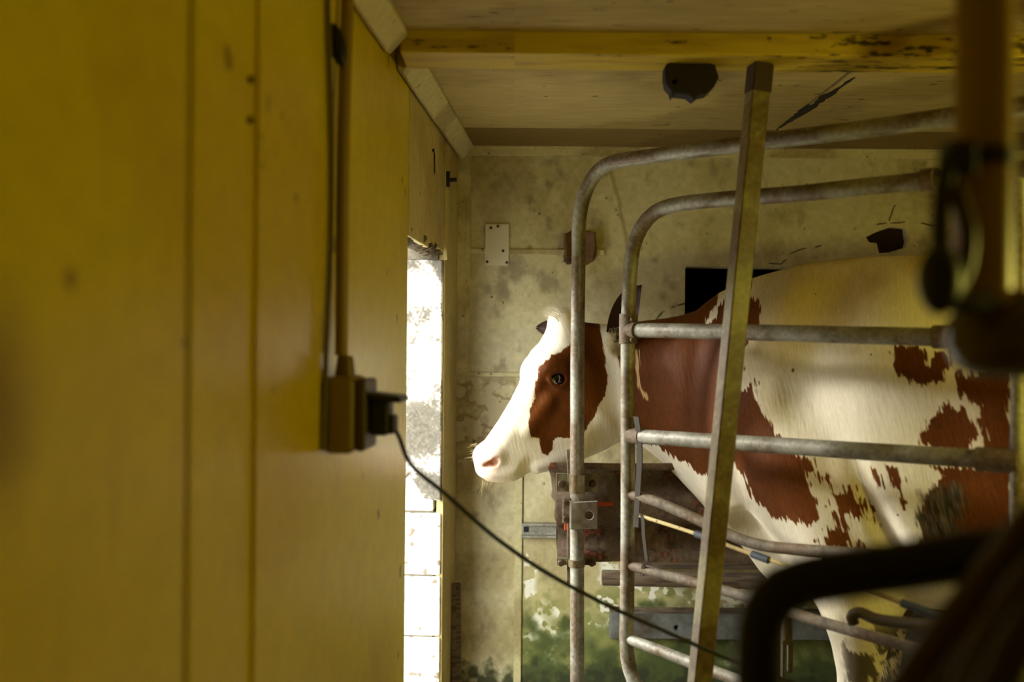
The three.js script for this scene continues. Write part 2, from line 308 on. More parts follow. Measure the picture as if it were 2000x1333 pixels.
// far wall with its feed hatch and a broken place
const HATCH = [[0.641, 1.4], [0.641, 1.606], [0.648, 1.614], [1.05, 1.612], [1.05, 1.4]];
const BROKEN = [[1.312, 1.728], [1.325, 1.708], [1.352, 1.706], [1.362, 1.668], [1.4, 1.672], [1.46, 1.69], [1.466, 1.712], [1.458, 1.762], [1.405, 1.766], [1.352, 1.748]];
{
  const wall = setting('wall_far');
  const g = prism([[-0.4, 0], [2.8, 0], [2.8, 2.1], [-0.4, 2.1]], FARZ - 0.1, FARZ, 0, [HATCH, BROKEN]);
  const p = g.attributes.position, uv = g.attributes.uv; for (let i = 0; i < p.count; i++) uv.setXY(i, (p.getX(i) - FW.x0) / (FW.x1 - FW.x0), (p.getY(i) - FW.y0) / (FW.y1 - FW.y0));
  wall.add(mesh('plaster', g, M.far));
  // the feed passage behind the hatch: an unlit closed room of bare concrete
  const z0 = FARZ - 2.2, z1 = FARZ - 0.1;
  wall.add(mesh('passage', plain([box(-0.2, 2.4, 0, 2.3, z0 - 0.05, z0, 0, 0.8), box(-0.2, 2.4, -0.05, 0, z0, z1, 0, 0.8), box(-0.2, 2.4, 2.3, 2.35, z0, z1, 0, 0.8), box(-0.25, -0.2, 0, 2.3, z0, z1, 0, 0.8), box(2.4, 2.45, 0, 2.3, z0, z1, 0, 0.8), box(-0.2, 2.4, 2.1, 2.3, z1, z1 + 0.08, 0, 0.8)]), M.concrete));
  wall.add(mesh('bare_backing', box(1.28, 1.5, 1.62, 1.8, FARZ - 0.1, FARZ - 0.03, 0, 0.5), std({ color: 0x2a1810, roughness: 0.95 })));
  const rb = rng(5);
  for (let i = 0; i < 46; i++) { const x = -0.1 + rb() * 1.6, y = 0.7 + rb() * 1.25; if (polySD(HATCH, x, y) > -0.03 || polySD(BROKEN, x, y) > -0.03) continue; wall.add(mesh('plaster_blister', turned(new THREE.SphereGeometry(0.005 + rb() * 0.004, 8, 6).scale(1, 1, 0.4), [x, y, FARZ]), M.batten)); }
}
structure('wall_right', box(RIGHT, RIGHT + 0.12, 0, CEIL + 0.05, FARZ, BACK, 0, 1.6), std({ map: T.yellow, roughness: 0.6 }));
structure('wall_back', box(-0.8, RIGHT + 0.2, 0, CEIL + 0.05, BACK, BACK + 0.2, 0, 1.6), std({ map: T.yellow, roughness: 0.6 }));
{ // warm bulb hanging over the milking pit: it yellows the near wall, the pipes and the cow's flank
  const L = [1.55, 1.42, -1.32], warm = new THREE.Color(1.0, 0.88, 0.16);
  const t = thing('pendant_lamp', 'warm yellow bulb hanging on a cord right of the picture', 'lamp', L);
  part(t, 'cord', cyl([L[0], L[1] + 0.1, L[2]], [L[0], CEIL + 0.002, L[2]], 0.004, 0.004, 8), M.black);
  part(t, 'lamp_holder', cyl([L[0], L[1] + 0.045, L[2]], [L[0], L[1] + 0.11, L[2]], 0.024, 0.016, 16), M.black);
  part(t, 'bulb', new THREE.SphereGeometry(0.055, 24, 18).translate(...L), std({ color: 0xffe8a0, emissive: warm, emissiveIntensity: 1.2, roughness: 0.3 }));
  const p = new THREE.PointLight(warm, 0.085, 0, 2); p.castShadow = true; p.shadow.radius = 2.5; p.name = 'pendant_lamp_light'; t.add(p);
}
{
  const c = setting('ceiling');
  c.add(mesh('slab', box(-0.8, RIGHT + 0.2, CEIL + 0.012, CEIL + 0.16, FARZ - 0.1, BACK + 0.2, 0, 1.5), M.ceiling));
  c.add(mesh('sheet', box(-0.6, RIGHT, CEIL, CEIL + 0.012, -2.35, BACK, 0.002, 1.5), M.ceiling));
  c.add(mesh('sheet', box(-0.6, 0.893, CEIL, CEIL + 0.012, -3.4, -2.47, 0.002, 1.5), M.ceiling));
  c.add(mesh('sheet', box(0.903, RIGHT, CEIL - 0.001, CEIL + 0.012, -3.4, -2.47, 0.002, 1.5), M.ceiling));
  c.add(mesh('sheet', turned(box(-0.6, RIGHT, 0, 0.012, -0.31, 0, 0.002, 1.5), [0, CEIL, -3.395], [-0.03, 0, 0]), std({ map: T.ceiling, color: 0xb0a284, roughness: 0.8 })));
  { const r = rng(31), up = [], dn = []; for (let i = 0; i <= 26; i++) { const z = -3.36 + i * 0.025, w = 0.002 + 0.012 * Math.sin(Math.PI * i / 26) * (0.4 + r()); up.push([0.897 + i * 0.0012 + w, z]); dn.unshift([0.895 + i * 0.0012 - w * (0.4 + r()), z]); }
    const g = new THREE.ExtrudeGeometry(new THREE.Shape([...up, ...dn].map(p => new THREE.Vector2(...p))), { depth: 0.0012, bevelEnabled: false }); g.rotateX(Math.PI / 2); c.add(mesh('mould_growth', g.translate(0, CEIL - 0.0002, 0), std({ color: 0x1c130a, roughness: 1 }))); }
  c.add(mesh('beam', box(-0.27, RIGHT, 2.006, CEIL + 0.01, -2.48, -2.34, 0.006, 3), std({ map: T.beam, roughness: 0.5 })));
}
// mouldings
{
  const ang = -Math.atan(0.076), mould = (name, d0, d1) => {
    const s = new THREE.Shape([[0, 0], [0.006, -0.052], [0.016, -0.056], [0.058, -0.012], [0.056, 0]].map(p => new THREE.Vector2(...p)));
    const g = new THREE.ExtrudeGeometry(s, { depth: (d1 - d0) * W1, bevelEnabled: false }); g.translate(0, 0, -d1 * W1);
    const o = structure(name, metric(g, 0.7), M.mould); o.position.set(-0.4847, CEIL - 0.001, 0); o.rotation.y = ang;
  };
  mould('trim_1', -1.4, 2.335); mould('trim_2', 2.485, 3.69);
  structure('trim_3', plain([box(-0.2, RIGHT, 2.018, 2.046, FARZ, FARZ + 0.018, 0.003, 0.7), box(-0.2, RIGHT, 2.043, 2.06, FARZ, FARZ + 0.03, 0.003, 0.7)]), M.mould);
  structure('trim_4', plain([box(-0.206, -0.176, 1.206, 2.02, FARZ, FARZ + 0.02, 0.003, 0.7), box(-0.178, -0.157, 1.206, 2.02, FARZ, FARZ + 0.01, 0.003, 0.7)]), M.mould);
  structure('trim_5', box(-0.163, 0.34, 1.652, 1.672, FARZ, FARZ + 0.011, 0.003, 0.7), M.mould);
  structure('trim_6', plain([box(-0.2, 0.042, 1.196, 1.214, FARZ, FARZ + 0.012, 0.003, 0.7)]), M.batten);
  structure('trim_7', turned(box(-0.014, 0.014, 0, 1.196, 0, 0.012, 0.003, 0.7), [0.03, 0, FARZ]), M.batten);
}
// a split board and a stick leaning in the corner beyond the opening
single('leaning_board', turned(box(-0.02, 0.02, 0, 0.45, -0.008, 0.008, 0.003, 0.5), [-0.19, 0.0, -3.6], [-0.03, 0.4, 0.02]), M.wood, 'narrow split board leaning in the corner past the opening', 'board');
// ---------------------------------------------------------------- things on the far wall
{
  const t = thing('cover_plate', 'white metal plate with rusty nails on the far wall', 'plate', [-0.058, 1.609, FARZ]);
  part(t, 'plate', box(-0.103, -0.014, 1.609, 1.764, FARZ, FARZ + 0.012, 0.002, 0.7), M.plate);
  for (const [x, y] of [[-0.082, 1.749], [-0.056, 1.755], [-0.036, 1.664], [-0.095, 1.623], [-0.022, 1.621]]) part(t, 'nail', cyl([x, y, FARZ + 0.01], [x, y, FARZ + 0.017], 0.0055, 0.005, 10), M.black);
}
{
  const t = thing('hinge_bracket', 'rusty hinge bracket on the far wall behind the left pipe', 'bracket', [0.25, 1.61, FARZ]);
  part(t, 'base_plate', prism([[0.188, 1.64], [0.2, 1.615], [0.232, 1.618], [0.27, 1.612], [0.3, 1.63], [0.314, 1.66], [0.304, 1.73], [0.285, 1.742], [0.215, 1.742], [0.19, 1.72]], FARZ, FARZ + 0.012, 0.003), M.hinge);
  part(t, 'lug', turned(prism([[-0.02, -0.045], [0.02, -0.045], [0.028, 0], [0.02, 0.045], [-0.02, 0.045]], -0.006, 0.006), [0.206, 1.685, FARZ + 0.03], [0, 0.7, 0.1]), M.hinge);
  part(t, 'lug', turned(prism([[-0.02, -0.05], [0.02, -0.05], [0.03, 0], [0.02, 0.05], [-0.02, 0.05]], -0.006, 0.006), [0.282, 1.685, FARZ + 0.03], [0, -0.7, -0.1]), M.hinge);
  for (const [x, y] of [[0.2, 1.632], [0.295, 1.645], [0.295, 1.72]]) part(t, 'bolt', cyl([x, y, FARZ + 0.01], [x, y, FARZ + 0.024], 0.012, 0.01, 6), M.bolt);
}
{
  const t = thing('channel_bracket', 'short galvanised channel with a square hole on the far wall', 'bracket', [0.1, 0.605, FARZ]);
  part(t, 'channel', plain([box(0.04, 0.2, 0.605, 0.657, FARZ, FARZ + 0.012, 0.002, 0.5), box(0.04, 0.2, 0.649, 0.657, FARZ + 0.01, FARZ + 0.035, 0.002, 0.5), box(0.04, 0.2, 0.605, 0.613, FARZ + 0.01, FARZ + 0.035, 0.002, 0.5)]), M.galv);
  part(t, 'slot', box(0.049, 0.069, 0.622, 0.642, FARZ + 0.011, FARZ + 0.0135, 0.002), M.black);
}
{
  const t = thing('metal_plank', 'blue-grey sheet-metal plank low along the far wall', 'plank', [0.9, 0.24, -3.66]);
  part(t, 'plank', prism([[0.37, 0.238], [1.9, 0.238], [1.9, 0.336], [0.37, 0.336]], -3.695, -3.655, 0.003, [ring(0.613, 0.282, 0.008), ring(1.28, 0.285, 0.008)]), M.bluegrey);
  part(t, 'edge', box(0.37, 1.9, 0.334, 0.346, -3.7, -3.66, 0.003, 0.5), M.wood, 'brown wooden edge strip');
}
single('rail_log', (() => { const g = cyl([0.318, 0.512, -3.45], [1.75, 0.507, -3.4], 0.027, 0.03, 10); g.scale(1, 1, 1); return metric(g, 0.5); })(), M.wood, 'rough round wooden rail end below the rusty barrier', 'rail');
single('rail_plank', box(0.43, 1.8, 0.528, 0.575, -3.7, -3.52, 0.004, 0.5), M.wood, 'dark wooden plank behind the round wooden rail', 'plank');

// ---------------------------------------------------------------- rusty corrugated barrier behind the left pipe
{
  const t = thing('barrier_beam', 'rusty ribbed steel barrier beam clamped behind the left pipe', 'barrier', [0.7, 0.66, -3.03]);
  const prof = [[0.665, 0.0], [0.69, -0.004], [0.7, -0.05], [0.735, -0.062], [0.765, -0.05], [0.785, -0.012], [0.80, -0.004], [0.845, -0.004], [0.86, -0.012], [0.875, -0.055], [0.91, -0.066], [0.935, -0.055], [0.945, -0.008], [0.963, -0.003]];
  const pos = [], uv = [], idx = [], N = 60, x0 = 0.115, x1 = 1.75, r = rng(9), edge = prof.map(() => (r() - 0.5) * 0.012);
  for (const side of [0, 1]) for (let i = 0; i <= N; i++) for (let j = 0; j < prof.length; j++) {
    const x = i ? mix(x0, x1, i / N) : x0 + edge[j] + (prof[j][0] < 0.93 ? (0.963 - prof[j][0]) * 0.12 : 0), y = prof[j][0] + (vn(x * 6 + j, j) - 0.5) * 0.004, z = -3.003 + prof[j][1] - side * 0.005 + (vn(x * 8, j * 3) - 0.5) * 0.004;
    pos.push(x, y, z); uv.push(x / 0.6, (y + prof[j][1]) / 0.6);
  }
  const J = prof.length, K = (N + 1) * J;
  for (let i = 0; i < N; i++) for (let j = 0; j < J - 1; j++) { const a = i * J + j, b = a + J; idx.push(a, b, a + 1, b, b + 1, a + 1, K + a, K + a + 1, K + b, K + b, K + a + 1, K + b + 1); }
  for (let j = 0; j < J - 1; j++) idx.push(j, j + 1, K + j, j + 1, K + j + 1, K + j);
  for (let i = 0; i < N; i++) { const a = i * J + J - 1, b = i * J; idx.push(a, a + J, K + a, a + J, K + a + J, K + a, b, K + b, b + J, b + J, K + b, K + b + J); }
  const g = new THREE.BufferGeometry(); g.setAttribute('position', new THREE.Float32BufferAttribute(pos, 3)); g.setAttribute('uv', new THREE.Float32BufferAttribute(uv, 2)); g.setIndex(idx); g.computeVertexNormals();
  part(t, 'beam', g, M.rust);
  part(t, 'wooden_wedge', turned(box(-0.009, 0.011, -0.05, 0.05, -0.008, 0.008, 0.003, 0.3), [0.178, 0.955, -3.0], [0, 0, 0.06]), M.wood);
  part(t, 'wooden_wedge', turned(box(-0.006, 0.006, -0.13, 0.13, -0.006, 0.006, 0.002, 0.3), [0.177, 0.73, -3.0], [0, 0, 0.0]), M.wood);
  part(t, 'orange_paint', plain([box(0.163, 0.179, 0.76, 0.845, -3.0085, -3.0035, 0.001), box(0.222, 0.31, 0.834, 0.846, -3.009, -3.004, 0.001)]), std({ color: 0xb8481a, roughness: 0.8 }), 'flaked orange paint stripe');
}
// ---------------------------------------------------------------- outer arch pipe with its clamps
{
  const t = thing('outer_stall_arch', 'tall bent stall pipe standing before the cow\'s face', 'pipe', [0.2, 0, -2.98]);
  part(t, 'pipe', tube([[0.206, 0, -2.98], [0.204, 0.31, -2.98], [0.198, 0.974, -2.98], [0.196, 1.357, -2.978], [0.197, 1.587, -2.975], [0.197, 1.678, -2.974], [0.204, 1.738, -2.966], [0.223, 1.796, -2.944], [0.253, 1.836, -2.911], [0.291, 1.85, -2.87], [0.343, 1.85, -2.813], [0.417, 1.847, -2.732], [0.575, 1.839, -2.559], [0.695, 1.834, -2.428], [0.821, 1.827, -2.291], [0.948, 1.824, -2.152], [1.047, 1.822, -2.044], [1.5, 1.81, -1.55], [2.3, 1.8, -0.7]], 0.021, { seg: 150, radial: 20 }), M.galv);
  const clampAt = (y, h, wide) => {
    const c = part(t, 'clamp', tube([[0.199, y - h / 2, -2.98], [0.199, y + h / 2, -2.98]], 0.0245, { radial: 20, k: 0.5 }), M.zinc, 'pale pipe clamp');
    const g = mesh('clamp_plate', box(0.199 - wide, 0.199 + wide, y - h / 2, y + h / 2, -3.003, -2.996, 0.002, 0.5), M.zinc); c.add(g);
    for (const s of [-1, 1]) { const b = mesh('bolt', cyl([0.199 + s * (wide - 0.014), y - 0.003, -2.997], [0.199 + s * (wide - 0.014), y - 0.003, -2.978], 0.0115, 0.0095, 6), M.bolt); c.add(b); }
  };
  clampAt(0.905, 0.056, 0.062); clampAt(0.667, 0.022, 0.06);
  part(t, 'lock_plate', prism([[0.178, 0.772], [0.258, 0.776], [0.258, 0.858], [0.178, 0.853]], -2.958, -2.948, 0.002, [ring(0.233, 0.815, 0.0125)]), M.galv);
  part(t, 'lock_side', plain([box(0.156, 0.18, 0.786, 0.862, -2.978, -2.969, 0.002, 0.5), box(0.176, 0.186, 0.773, 0.855, -2.975, -2.95, 0.002, 0.5)]), M.rustpipe);
  for (const y of [0.802, 0.85]) part(t, 'bolt', cyl([0.163, y, -2.97], [0.163, y, -2.957], 0.008, 0.007, 6), M.bolt);
}
// ---------------------------------------------------------------- inner gate with rails and bars
{
  const t = thing('stall_gate', 'galvanised stall gate of bent pipe and rails before the cow', 'gate', [0.7, 0.33, -2.45]);
  part(t, 'frame', tube([[2.3, 1.68, -0.7], [1.3, 1.69, -1.77], [0.956, 1.692, -2.144], [0.915, 1.692, -2.189], [0.822, 1.694, -2.291], [0.696, 1.696, -2.428], [0.555, 1.704, -2.583], [0.466, 1.706, -2.68], [0.424, 1.702, -2.725], [0.388, 1.687, -2.765], [0.36, 1.652, -2.796], [0.342, 1.603, -2.816], [0.335, 1.546, -2.824], [0.33, 1.371, -2.831], [0.334, 0.847, -2.833], [0.334, 0.555, -2.835], [0.334, 0.467, -2.835], [0.34, 0.411, -2.83], [0.356, 0.366, -2.813], [0.384, 0.341, -2.783], [0.43, 0.338, -2.732], [0.65, 0.344, -2.492], [1.5, 0.36, -1.58]], 0.0205, { seg: 190, radial: 20 }), M.galv);
  part(t, 'rail', tube([[0.345, 1.364, -2.815], [0.68, 1.355, -2.449], [0.96, 1.346, -2.143], [1.5, 1.34, -1.56]], 0.0205, { seg: 24, radial: 20 }), M.galv);
  part(t, 'rail', tube([[0.35, 1.064, -2.812], [0.682, 1.077, -2.449], [1.04, 1.09, -2.06]], 0.0205, { seg: 24, radial: 20 }), M.galv);
  part(t, 'lower_bar', tube([[0.336, 0.898, -2.828], [0.348, 0.896, -2.816], [0.401, 0.889, -2.758], [0.473, 0.867, -2.68], [0.541, 0.843, -2.606], [0.584, 0.828, -2.559], [0.635, 0.821, -2.503], [0.704, 0.827, -2.428], [0.829, 0.846, -2.291], [1.05, 0.875, -2.05]], 0.0145, { seg: 60, radial: 16 }), M.rustpipe);
  part(t, 'lower_bar', tube([[0.334, 0.695, -2.833], [0.585, 0.683, -2.559], [0.705, 0.667, -2.428], [0.888, 0.655, -2.228], [1.2, 0.64, -1.9]], 0.0135, { seg: 40, radial: 16 }), M.rustpipe);
  part(t, 'lower_bar', tube([[0.334, 0.486, -2.835], [0.587, 0.462, -2.559], [0.9, 0.43, -2.22]], 0.0155, { seg: 20, radial: 16 }), M.galv);
  // fittings where the rails meet the frame
  const tee = part(t, 'tee_fitting', plain([tube([[0.331, 1.325, -2.832], [0.331, 1.41, -2.831]], 0.0265, { radial: 20 }), tube([[0.331, 1.364, -2.83], [0.353, 1.363, -2.806]], 0.0262, { radial: 20 })]), M.rustpipe);
  for (const y of [1.393, 1.336]) { const b = mesh('bolt', cyl([0.337, y, -2.812], [0.34, y, -2.794], 0.008, 0.007, 6), M.bolt); tee.add(b); }
  part(t, 'collar', tube([[0.336, 1.064, -2.829], [0.366, 1.065, -2.796]], 0.0235, { radial: 20 }), M.rustpipe);
  part(t, 'end_clamp', tube([[0.99, 1.088, -2.114], [1.05, 1.091, -2.05]], 0.026, { radial: 18 }), M.rustpipe);
  part(t, 'end_clamp', tube([[0.905, 1.693, -2.2], [0.925, 1.693, -2.178]], 0.026, { radial: 18 }), M.rustpipe);
  part(t, 'end_clamp', tube([[0.925, 1.347, -2.181], [0.945, 1.347, -2.16]], 0.026, { radial: 18 }), M.rustpipe);
  part(t, 'end_post', tube([[1.045, 0, -2.06], [1.045, 1.7, -2.05]], 0.0145, { radial: 16 }), M.galv);
  part(t, 'drop_leg', plain([tube([[0.683, 0.67, -2.452], [0.684, 0.59, -2.452]], 0.0135, { radial: 14 }), box(0.672, 0.676, 0.5, 0.6, -2.462, -2.442, 0.001, 0.5), box(0.688, 0.696, 0.52, 0.6, -2.464, -2.44, 0.001, 0.5)]), M.rustpipe);
}
{
  const t = thing('latch_rod', 'thin cream rod with dark sleeves along the gate', 'rod', [0.65, 0.75, -2.45]);
  part(t, 'rod', tube([[0.36, 0.847, -2.769], [0.496, 0.824, -2.619], [0.618, 0.798, -2.484], [0.696, 0.786, -2.398], [0.84, 0.763, -2.238], [0.95, 0.74, -2.11]], 0.0055, { seg: 40, radial: 10 }), M.rod);
  for (const [a, b] of [[[0.488, 0.8255, -2.628], [0.545, 0.8145, -2.564]], [[0.606, 0.801, -2.497], [0.64, 0.7935, -2.459]], [[0.868, 0.7575, -2.205], [0.935, 0.7435, -2.127]]]) part(t, 'sleeve', cyl(a, b, 0.0095, 0.0095, 14), M.sleeve);
}
function ribbon(P, w, th, side) {           // flat strap: a row of points, width along `side`
  const C = new THREE.CatmullRomCurve3(P.map(p => V(...p))), n = 28, pos = [], idx = [], s = V(...side);
  for (let i = 0; i <= n; i++) { const q = C.getPoint(i / n), tg = C.getTangent(i / n), up = tg.clone().cross(s).normalize(); for (const [a, b] of [[-1, -1], [1, -1], [1, 1], [-1, 1]]) { const v = q.clone().addScaledVector(s, a * w / 2).addScaledVector(up, b * th / 2); pos.push(v.x, v.y, v.z); } }
  for (let i = 0; i < n; i++) for (let k = 0; k < 4; k++) { const a = i * 4 + k, b = i * 4 + (k + 1) % 4; idx.push(a, b, a + 4, b, b + 4, a + 4); }
  idx.push(0, 2, 1, 0, 3, 2); const e = n * 4; idx.push(e, e + 1, e + 2, e, e + 2, e + 3);
  const g = new THREE.BufferGeometry(); g.setAttribute('position', new THREE.Float32BufferAttribute(pos, 3)); g.setIndex(idx); const h = g.toNonIndexed(); h.computeVertexNormals(); return metric(h, 0.3);
}
single('rubber_strap', ribbon([[0.351, 1.12, -2.797], [0.356, 1.08, -2.785], [0.36, 1.0, -2.784], [0.357, 0.92, -2.788], [0.353, 0.81, -2.796]], 0.018, 0.004, [0.72, 0, 0.69]), M.strap, 'grey rubber strap hanging straight beside the gate pipe', 'strap');
single('strap_loop', ribbon([[0.354, 0.832, -2.776], [0.357, 0.853, -2.766], [0.366, 0.845, -2.756], [0.369, 0.8, -2.752], [0.374, 0.755, -2.748], [0.377, 0.728, -2.746], [0.372, 0.706, -2.772], [0.37, 0.676, -2.785]], 0.011, 0.005, [0.72, 0, 0.69]), M.strap, 'knotted rubber strap hooked over the cream rod', 'strap');
single('curved_bracket', tube([[0.775, 0.7, -2.24], [0.77, 0.715, -2.24], [0.782, 0.728, -2.23], [0.81, 0.722, -2.2], [0.9, 0.735, -2.1]], 0.013, { seg: 30, radial: 12 }), std({ color: 0x4a3c20, roughness: 0.6 }), 'brown hooked metal bracket below the gate bars', 'bracket');

// ---------------------------------------------------------------- slanting square post
{
  const t = thing('support_post', 'slanting square tube post from ceiling beam to floor', 'post', [0.41, 0, -2.38]);
  const A = V(0.596, 2.008, -2.41), B = V(0.409, 0, -2.378), L = A.distanceTo(B), dir = B.clone().sub(A).normalize();
  const q = new THREE.Quaternion().setFromUnitVectors(V(0, -1, 0), dir);
  const place = (g) => { g.rotateY(0.21); g.applyQuaternion(q); g.translate(A.x, A.y, A.z); return g; };
  part(t, 'tube', place(box(-0.0235, 0.0235, -L, 0, -0.0235, 0.0235, 0.005, 0.7)), M.paintedTube);
  part(t, 'tape_wrap', place(box(-0.0255, 0.0255, -0.075, -0.004, -0.0255, 0.0255, 0.005, 0.7)), std({ color: 0x3a2a16, roughness: 0.7 }));
}
{
  const t = thing('rusted_fixture', 'dark rusted plate hanging from the ceiling beam', 'plate', [0.43, 1.92, -2.42]);
  part(t, 'plate', prism([[0.366, 2.0], [0.385, 2.016], [0.45, 2.016], [0.486, 2.002], [0.495, 1.972], [0.484, 1.95], [0.468, 1.934], [0.449, 1.93], [0.436, 1.919], [0.422, 1.93], [0.4, 1.933], [0.388, 1.934], [0.384, 1.926], [0.381, 1.939], [0.369, 1.953], [0.365, 1.975]], -2.46, -2.405, 0.004, [ring(0.386, 1.962, 0.005)]), std({ color: 0x1a0f0a, roughness: 0.8, bumpMap: T.bump, bumpScale: 0.003 }));
  part(t, 'strap', box(0.39, 0.47, 2.004, 2.012, -2.404, -2.398, 0.002), M.rust);
}
// ---------------------------------------------------------------- socket, conduit and lead on the left wall
function wallPoint(px, y, l) { return V(px, y, -l * W1).applyEuler(new THREE.Euler(0, -Math.atan(0.076), 0)).add(V(-0.4847, 0, 0)); }
function onWall(g) { g.rotateY(-Math.atan(0.076)); g.translate(-0.4847, 0, 0); return g; }
{
  const t = thing('socket_outlet', 'yellowed surface socket box with a dark flap on the wall', 'socket', [-0.33, 1.119, -1.86]);
  part(t, 'back_box', onWall(box(0.0, 0.062, 1.12, 1.262, -1.93 * W1, -1.815 * W1, 0.014)), M.boxplastic);
  part(t, 'front_cover', onWall(box(0.06, 0.08, 1.125, 1.258, -1.926 * W1, -1.82 * W1, 0.008)), std({ color: 0x4a3818, roughness: 0.5 }));
  part(t, 'flap', onWall(turned(box(0, 0.062, -0.012, 0, -0.04, 0.04, 0.003), [0.082, 1.232, -1.872 * W1], [0, 0, -0.1])), M.black);
  part(t, 'cable_gland', onWall(cyl([0.03, 1.258, -1.87 * W1], [0.03, 1.3, -1.87 * W1], 0.02, 0.015, 14)), std({ color: 0x6a5418, roughness: 0.5 }));
}
{
  const t = thing('power_lead', 'black plug and lead drooping from the wall socket', 'cable', [-0.2, 1.1, -1.86]);
  part(t, 'plug', onWall(plain([box(0.08, 0.118, 1.152, 1.222, -1.9 * W1, -1.845 * W1, 0.008), box(0.112, 0.128, 1.155, 1.19, -1.895 * W1, -1.85 * W1, 0.006)])), M.rubber);
  const e = wallPoint(0.126, 1.162, 1.872);
  part(t, 'lead', tube([[e.x - 0.015, e.y + 0.008, e.z], [e.x, e.y, e.z], [-0.191, 1.098, -1.88], [-0.126, 1.034, -1.92], [-0.037, 0.944, -1.98], [0.066, 0.865, -2.02], [0.195, 0.79, -2.05], [0.325, 0.728, -2.07], [0.434, 0.679, -2.08], [0.52, 0.646, -2.08], [0.639, 0.615, -2.05], [0.83, 0.583, -2.0]], 0.0045, { seg: 80, radial: 10 }), M.rubber);
}
single('conduit', onWall(tube([[0.022, 1.3, -1.872 * W1], [0.02, 1.7, -1.88 * W1], [0.02, CEIL - 0.07, -1.905 * W1]], 0.0125, { seg: 20, radial: 14 })), std({ color: 0x8a6e14, roughness: 0.5 }), 'yellow-painted conduit rising from the socket box', 'conduit');
single('wall_cable', onWall(tube([[0.008, 1.13, -1.80 * W1], [0.008, 1.3, -1.815 * W1], [0.008, 1.6, -1.845 * W1], [0.008, CEIL - 0.07, -1.8 * W1]], 0.005, { seg: 30, radial: 10 })), std({ color: 0x5a4a10, roughness: 0.5 }), 'thin painted cable running beside the conduit on the wall', 'cable');
single('cable_clip', onWall(turned(new THREE.SphereGeometry(1, 16, 12).scale(0.016, 0.042, 0.014), [0.016, 1.876, -1.845 * W1], [0, 0, 0.25])), M.black, 'black oval cable clip high on the yellow wall', 'clip');

// ---------------------------------------------------------------- milking pipework close to the camera on the right
{
  const t = thing('vertical_pipe', 'thick blurred vertical pipe close to the camera on the right', 'pipe', [0.472, 1.37, -1.0]);
  part(t, 'pipe', cyl([0.473, 1.37, -1.0], [0.469, CEIL, -1.0], 0.0275, 0.0275, 28), M.pipepaint);
  part(t, 'clamp_band', tube([[0.4715, 1.508, -1.0], [0.4715, 1.526, -1.0]], 0.0305, { radial: 24 }), M.black);
  part(t, 'clamp_ear', box(0.418, 0.446, 1.494, 1.528, -0.985, -0.955, 0.004), M.black);
}
single('hose_loop', tube([[0.45, 1.514, -0.97], [0.425, 1.512, -0.965], [0.417, 1.492, -0.962], [0.412, 1.45, -0.96], [0.41, 1.42, -0.955]], 0.009, { seg: 40, radial: 14 }), M.rubber, 'black hose hanging from the clamp on the vertical pipe', 'hose');
single('brown_hose_loop', tube([[0.428, 1.512, -0.972], [0.431, 1.475, -0.965], [0.44, 1.441, -0.963], [0.437, 1.406, -0.962], [0.421, 1.376, -0.955]], 0.0085, { seg: 40, radial: 14 }), M.brownhose, 'brown hose hanging just left of the vertical pipe', 'hose');
{
  const t = thing('hook_handle', 'black bulbous lever below the hanging hoses', 'lever', [0.43, 1.36, -0.95]);
  part(t, 'knob', new THREE.SphereGeometry(1, 24, 18).scale(0.021, 0.034, 0.02).translate(0.408, 1.392, -0.95), M.black);
  part(t, 'arm', tube([[0.404, 1.38, -0.95], [0.42, 1.371, -0.95], [0.466, 1.373, -0.965]], 0.0105, { seg: 20, radial: 14 }), M.black);
}
{
  const t = thing('milk_jar', 'dim brown rounded jar with a lid under the pipe', 'jar', [0.5, 1.29, -1.02]);
  const P = [[0, 0], [0.03, 0.002], [0.05, 0.014], [0.059, 0.035], [0.056, 0.058], [0.04, 0.076], [0.036, 0.08]].map(p => new THREE.Vector2(...p));
  part(t, 'body', new THREE.LatheGeometry(P, 32).translate(0.505, 1.296, -1.02), std({ color: 0x4a3c1c, roughness: 0.25 }));
  part(t, 'lid', cyl([0.505, 1.374, -1.02], [0.505, 1.386, -1.02], 0.04, 0.04, 28), std({ color: 0x8a7420, roughness: 0.35 }));
}
single('elbow_pipe', tube([[0.24, 0.6, -0.95], [0.24, 0.974, -0.95], [0.239, 1.045, -0.95], [0.243, 1.07, -0.95], [0.256, 1.091, -0.949], [0.28, 1.103, -0.946], [0.337, 1.118, -0.93], [0.418, 1.139, -0.9], [0.488, 1.16, -0.86], [0.8, 1.24, -0.7]], 0.0235, { seg: 80, radial: 24 }), M.darksteel, 'thick dark elbow pipe crossing low in front of the cow', 'pipe');
single('milk_hose', tube([[0.52, 1.3, -0.84], [0.462, 1.204, -0.845], [0.434, 1.167, -0.847], [0.408, 1.13, -0.85], [0.38, 1.088, -0.855], [0.353, 1.048, -0.86], [0.326, 0.998, -0.86], [0.29, 0.85, -0.86]], 0.016, { seg: 60, radial: 18 }), M.brownhose, 'brown milk hose crossing in front of the elbow pipe', 'hose');
single('milk_hose', tube([[0.5, 1.27, -0.79], [0.445, 1.172, -0.8], [0.415, 1.138, -0.8], [0.391, 1.098, -0.8], [0.368, 1.055, -0.8], [0.352, 1.015, -0.8], [0.32, 0.85, -0.8]], 0.014, { seg: 60, radial: 18 }), std({ color: 0x2c1a0c, roughness: 0.45 }), 'darker brown milk hose nearest the bottom right corner', 'hose');
